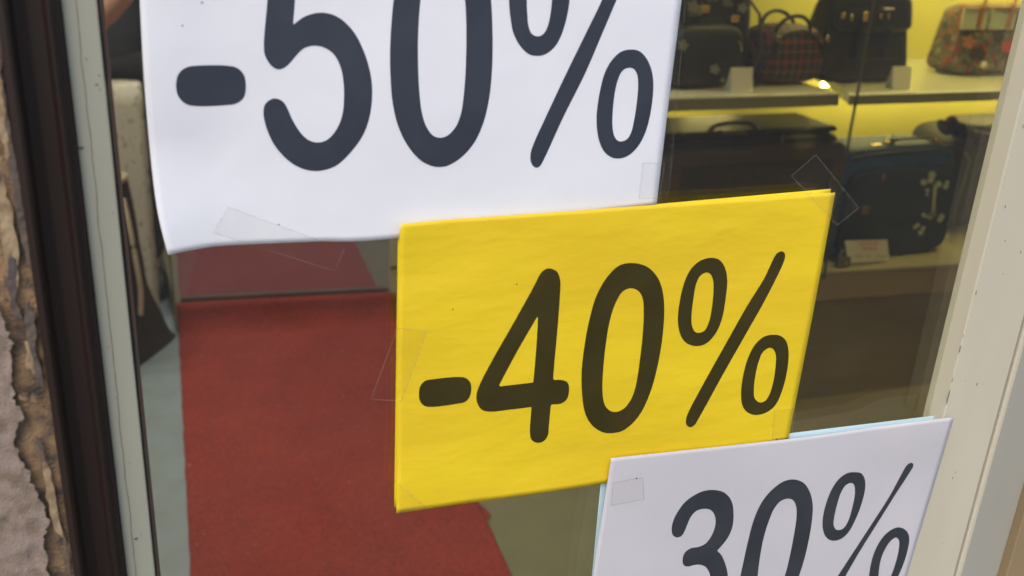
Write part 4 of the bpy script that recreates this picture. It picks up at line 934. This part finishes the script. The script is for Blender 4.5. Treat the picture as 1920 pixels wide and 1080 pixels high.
bg_ = empty('black_tote_bag', (0.0, 2.65, 0.0)); tag(bg_, 'tall black bag with beige strap standing on the grey floor', 'bag')
def tote():
    u = Vector((-0.567, -0.824)); vv_ = Vector((-0.824, 0.567)); v = []; f = []; nr = 32
    prof = [(330, 634, 2.815), (316, 612, 2.80), (296, 580, 2.785), (276, 530, 2.765), (264, 470, 2.745), (254, 415, 2.73), (246, 365, 2.715), (240, 330, 2.70)]
    cor = smooth_path([PY(*p) for p in prof], 3); nz = len(cor) - 1
    for j, c_ in enumerate(cor):
        t = j / nz; ln = 0.44 - 0.16 * t; th_ = 0.14 - 0.05 * t; z = max(c_.z, 0.006)
        cc = Vector((c_.x, c_.y)) + u * ln * 0.47 + vv_ * th_ * 0.40
        for i in range(nr):
            a = 2 * math.pi * i / nr; ca, sa = math.cos(a), math.sin(a)
            ex = math.copysign(abs(ca) ** 0.4, ca) * ln / 2; ey = math.copysign(abs(sa) ** 0.4, sa) * th_ / 2
            p = cc + u * ex + vv_ * ey
            w = noise.noise(Vector((p.x * 16, p.y * 16, z * 9))) * 0.006
            v.append((p.x + w, p.y + w, z))
    for j in range(nz):
        for i in range(nr): f.append((j * nr + i, j * nr + (i + 1) % nr, (j + 1) * nr + (i + 1) % nr, (j + 1) * nr + i))
    f.append(tuple(range(nr))[::-1])
    return mesh('body', v, f), v[-nr:]
me_, rim = tote()
put('body', me_, M['trousers'], bg_, True).modifiers.new('thickness', 'SOLIDIFY').thickness = 0.003
tube('rim', [Vector(p) + Vector((0, 0, 0.0)) for p in rim], 0.008, M['beige'], bg_, 8, 1.4, True)
sp_ = [PY(231, 372, 2.56), PY(243, 425, 2.53), PY(255, 490, 2.51), PY(264, 545, 2.51), PY(264, 592, 2.51)]
tube('strap', smooth_path(sp_), 0.0075, M['beige'], bg_, 8, 0.5)

# person standing behind the stone post
def skinned(name, verts, edges, rad, m, parent, root=0, sub=2):
    me = bpy.data.meshes.new(name); me.from_pydata([tuple(v) for v in verts], edges, []); me.update()
    o = bpy.data.objects.new(name, me); COL.objects.link(o); bpy.context.view_layer.update()
    s = o.modifiers.new('skin', 'SKIN'); sk = me.skin_vertices[0].data if me.skin_vertices else None
    if sk is None:
        bm = bmesh.new(); bm.from_mesh(me); bm.verts.layers.skin.verify(); bm.to_mesh(me); bm.free(); sk = me.skin_vertices[0].data
    for i, r in enumerate(rad): sk[i].radius = r if isinstance(r, tuple) else (r, r); sk[i].use_root = (i == root)
    ss = o.modifiers.new('subdivision', 'SUBSURF'); ss.levels = sub; ss.render_levels = sub
    s.use_smooth_shade = True; me.materials.append(m)
    dg = bpy.context.evaluated_depsgraph_get(); nm = bpy.data.meshes.new_from_object(o.evaluated_get(dg))
    bpy.data.objects.remove(o); nm.name = name
    for p in nm.polygons: p.use_smooth = True
    if not nm.materials: nm.materials.append(m)
    o = bpy.data.objects.new(name, nm)
    if parent is None: COL.objects.link(o)
    else: put_par(o, parent)
    return o
pxc, pyc = 0.03, 3.32
def Q(x, y, z): return (pxc + x, pyc + y, z)
V = []; E = []; Rd = []
def av(p, r, par=None):
    V.append(p); Rd.append(r)
    if par is not None: E.append((par, len(V) - 1))
    return len(V) - 1
pel = av(Q(0, 0, 0.93), (0.11, 0.07))
wst = av(Q(0, 0, 1.10), (0.135, 0.095), pel); chs = av(Q(0, 0, 1.28), (0.155, 0.105), wst); nb = av(Q(0, 0.01, 1.42), 0.075, chs)
nk = av(Q(0, 0, 1.48), 0.052, nb); h1_ = av(Q(0, -0.01, 1.55), 0.070, nk); h2_ = av(Q(0, -0.01, 1.62), 0.088, h1_); h3_ = av(Q(0, 0.0, 1.685), 0.070, h2_)
for s in (-1, 1):
    hp = av(Q(s * 0.09, 0, 0.86), 0.065, pel); kn = av(Q(s * 0.10, -0.01, 0.50), 0.058, hp); an = av(Q(s * 0.11, 0.02, 0.10), 0.038, kn)
    hl = av(Q(s * 0.11, -0.02, 0.045), 0.038, an); av(Q(s * 0.12, -0.15, 0.032), 0.030, hl)
def hand(w, d, side, curl=0.5):
    """palm and five fingers grown from wrist index w along direction d"""
    d = Vector(d).normalized(); wp = Vector(V[w]); sidev = Vector((0, 0, 1)).cross(d).normalized(); up = d.cross(sidev)
    pm = av(tuple(wp + d * 0.05), (0.033, 0.020), w)
    pk = av(tuple(wp + d * 0.085), (0.036, 0.017), pm)
    for k, ln in enumerate((0.065, 0.078, 0.072, 0.056)):
        o_ = (k - 1.5) * 0.019
        a0 = av(tuple(wp + d * 0.092 + sidev * o_), 0.0085, pk); a1_ = av(tuple(wp + d * (0.092 + ln * 0.55) + sidev * o_ * 1.05 + up * (-0.012 * curl)), 0.008, a0)
        av(tuple(wp + d * (0.092 + ln * 0.85) + sidev * o_ * 1.05 + up * (-0.035 * curl)), 0.007, a1_)
    t0 = av(tuple(wp + d * 0.04 + sidev * side * 0.034), 0.011, pm); av(tuple(wp + d * 0.075 + sidev * side * 0.052), 0.009, t0)
for s in (-1, 1):
    sh = av(Q(s * 0.17, 0, 1.38), 0.062, chs if False else nb)
    if s == -1:
        el_ = av((-0.13, 3.06, 0.965), 0.066, sh)
        w1_ = av((0.05, 2.98, 1.10), 0.068, el_)
        wr = av((0.175, 2.94, 1.225), 0.042, w1_); hand(wr, (0.7, -0.1, 0.7), 1)
    else:
        el_ = av(Q(s * 0.23, 0.03, 1.12), 0.042, sh); wr = av(Q(s * 0.22, -0.10, 0.90), 0.028, el_); hand(wr, (0, -0.35, -0.9), -1)
per = empty('person', (pxc, pyc, 0)); tag(per, 'person in dark clothes with one bare forearm raised behind the stone post', 'person')
skinned('body', V, E, Rd, M['skin'], per, pel)
# clothing
def cloth(name, seq, m, sub=2):
    V2 = []; E2 = []; R2 = []
    def rec(i, p): pass
    for (p, r, par) in seq:
        V2.append(p); R2.append(r)
        if par is not None: E2.append((par, len(V2) - 1))
    return skinned(name, V2, E2, R2, m, per, 0, sub)
cloth('jacket', [(Q(0, 0, 0.80), (0.20, 0.145), None), (Q(0, 0, 1.02), (0.175, 0.125), 0), (Q(0, 0, 1.22), (0.18, 0.13), 1), (Q(0, 0.01, 1.40), (0.11, 0.09), 2), (Q(0, 0, 1.455), 0.065, 3),
    (Q(-0.17, 0, 1.375), 0.078, 3), (Q(-0.185, -0.05, 1.26), 0.064, 5), (Q(0.17, 0, 1.375), 0.078, 3), (Q(0.225, 0.03, 1.13), 0.06, 7), (Q(0.22, -0.08, 0.95), 0.048, 8)], M['jacket'])
cloth('trousers', [(Q(0, 0, 0.90), (0.185, 0.135), None), (Q(-0.09, 0, 0.84), 0.105, 0), (Q(-0.10, -0.01, 0.50), 0.075, 1), (Q(-0.11, 0.02, 0.09), 0.066, 2), (Q(0.09, 0, 0.84), 0.105, 0), (Q(0.10, -0.01, 0.50), 0.075, 4), (Q(0.11, 0.02, 0.09), 0.066, 5)], M['trousers'])
for s in (-1, 1):
    soft('shoe', Q(s * 0.115, -0.07, 0.0045), (0.095, 0.27, 0.085), M['black'], per, 0, 3.0, 0.1, 0.35)
    soft('eye', Q(s * 0.033, -0.092, 1.615), (0.022, 0.014, 0.013), M['eye'], per, 0, 2.0, nu=12, nv=8)
    soft('ear', Q(s * 0.086, 0.0, 1.585), (0.02, 0.035, 0.06), M['skin'], per, 0, 2.2, nu=12, nv=8)
soft('nose', Q(0, -0.106, 1.575), (0.028, 0.035, 0.045), M['skin'], per, 0, 2.2, 0.5, 0.5, nu=12, nv=8)
soft('mouth', Q(0, -0.090, 1.55), (0.046, 0.014, 0.014), M['lip'], per, 0, 2.2, nu=12, nv=8)
soft('hair', Q(0, 0.025, 1.60), (0.20, 0.20, 0.155), M['hair'], per, 0, 2.3, 0.0, 0.0, lump=0.01)
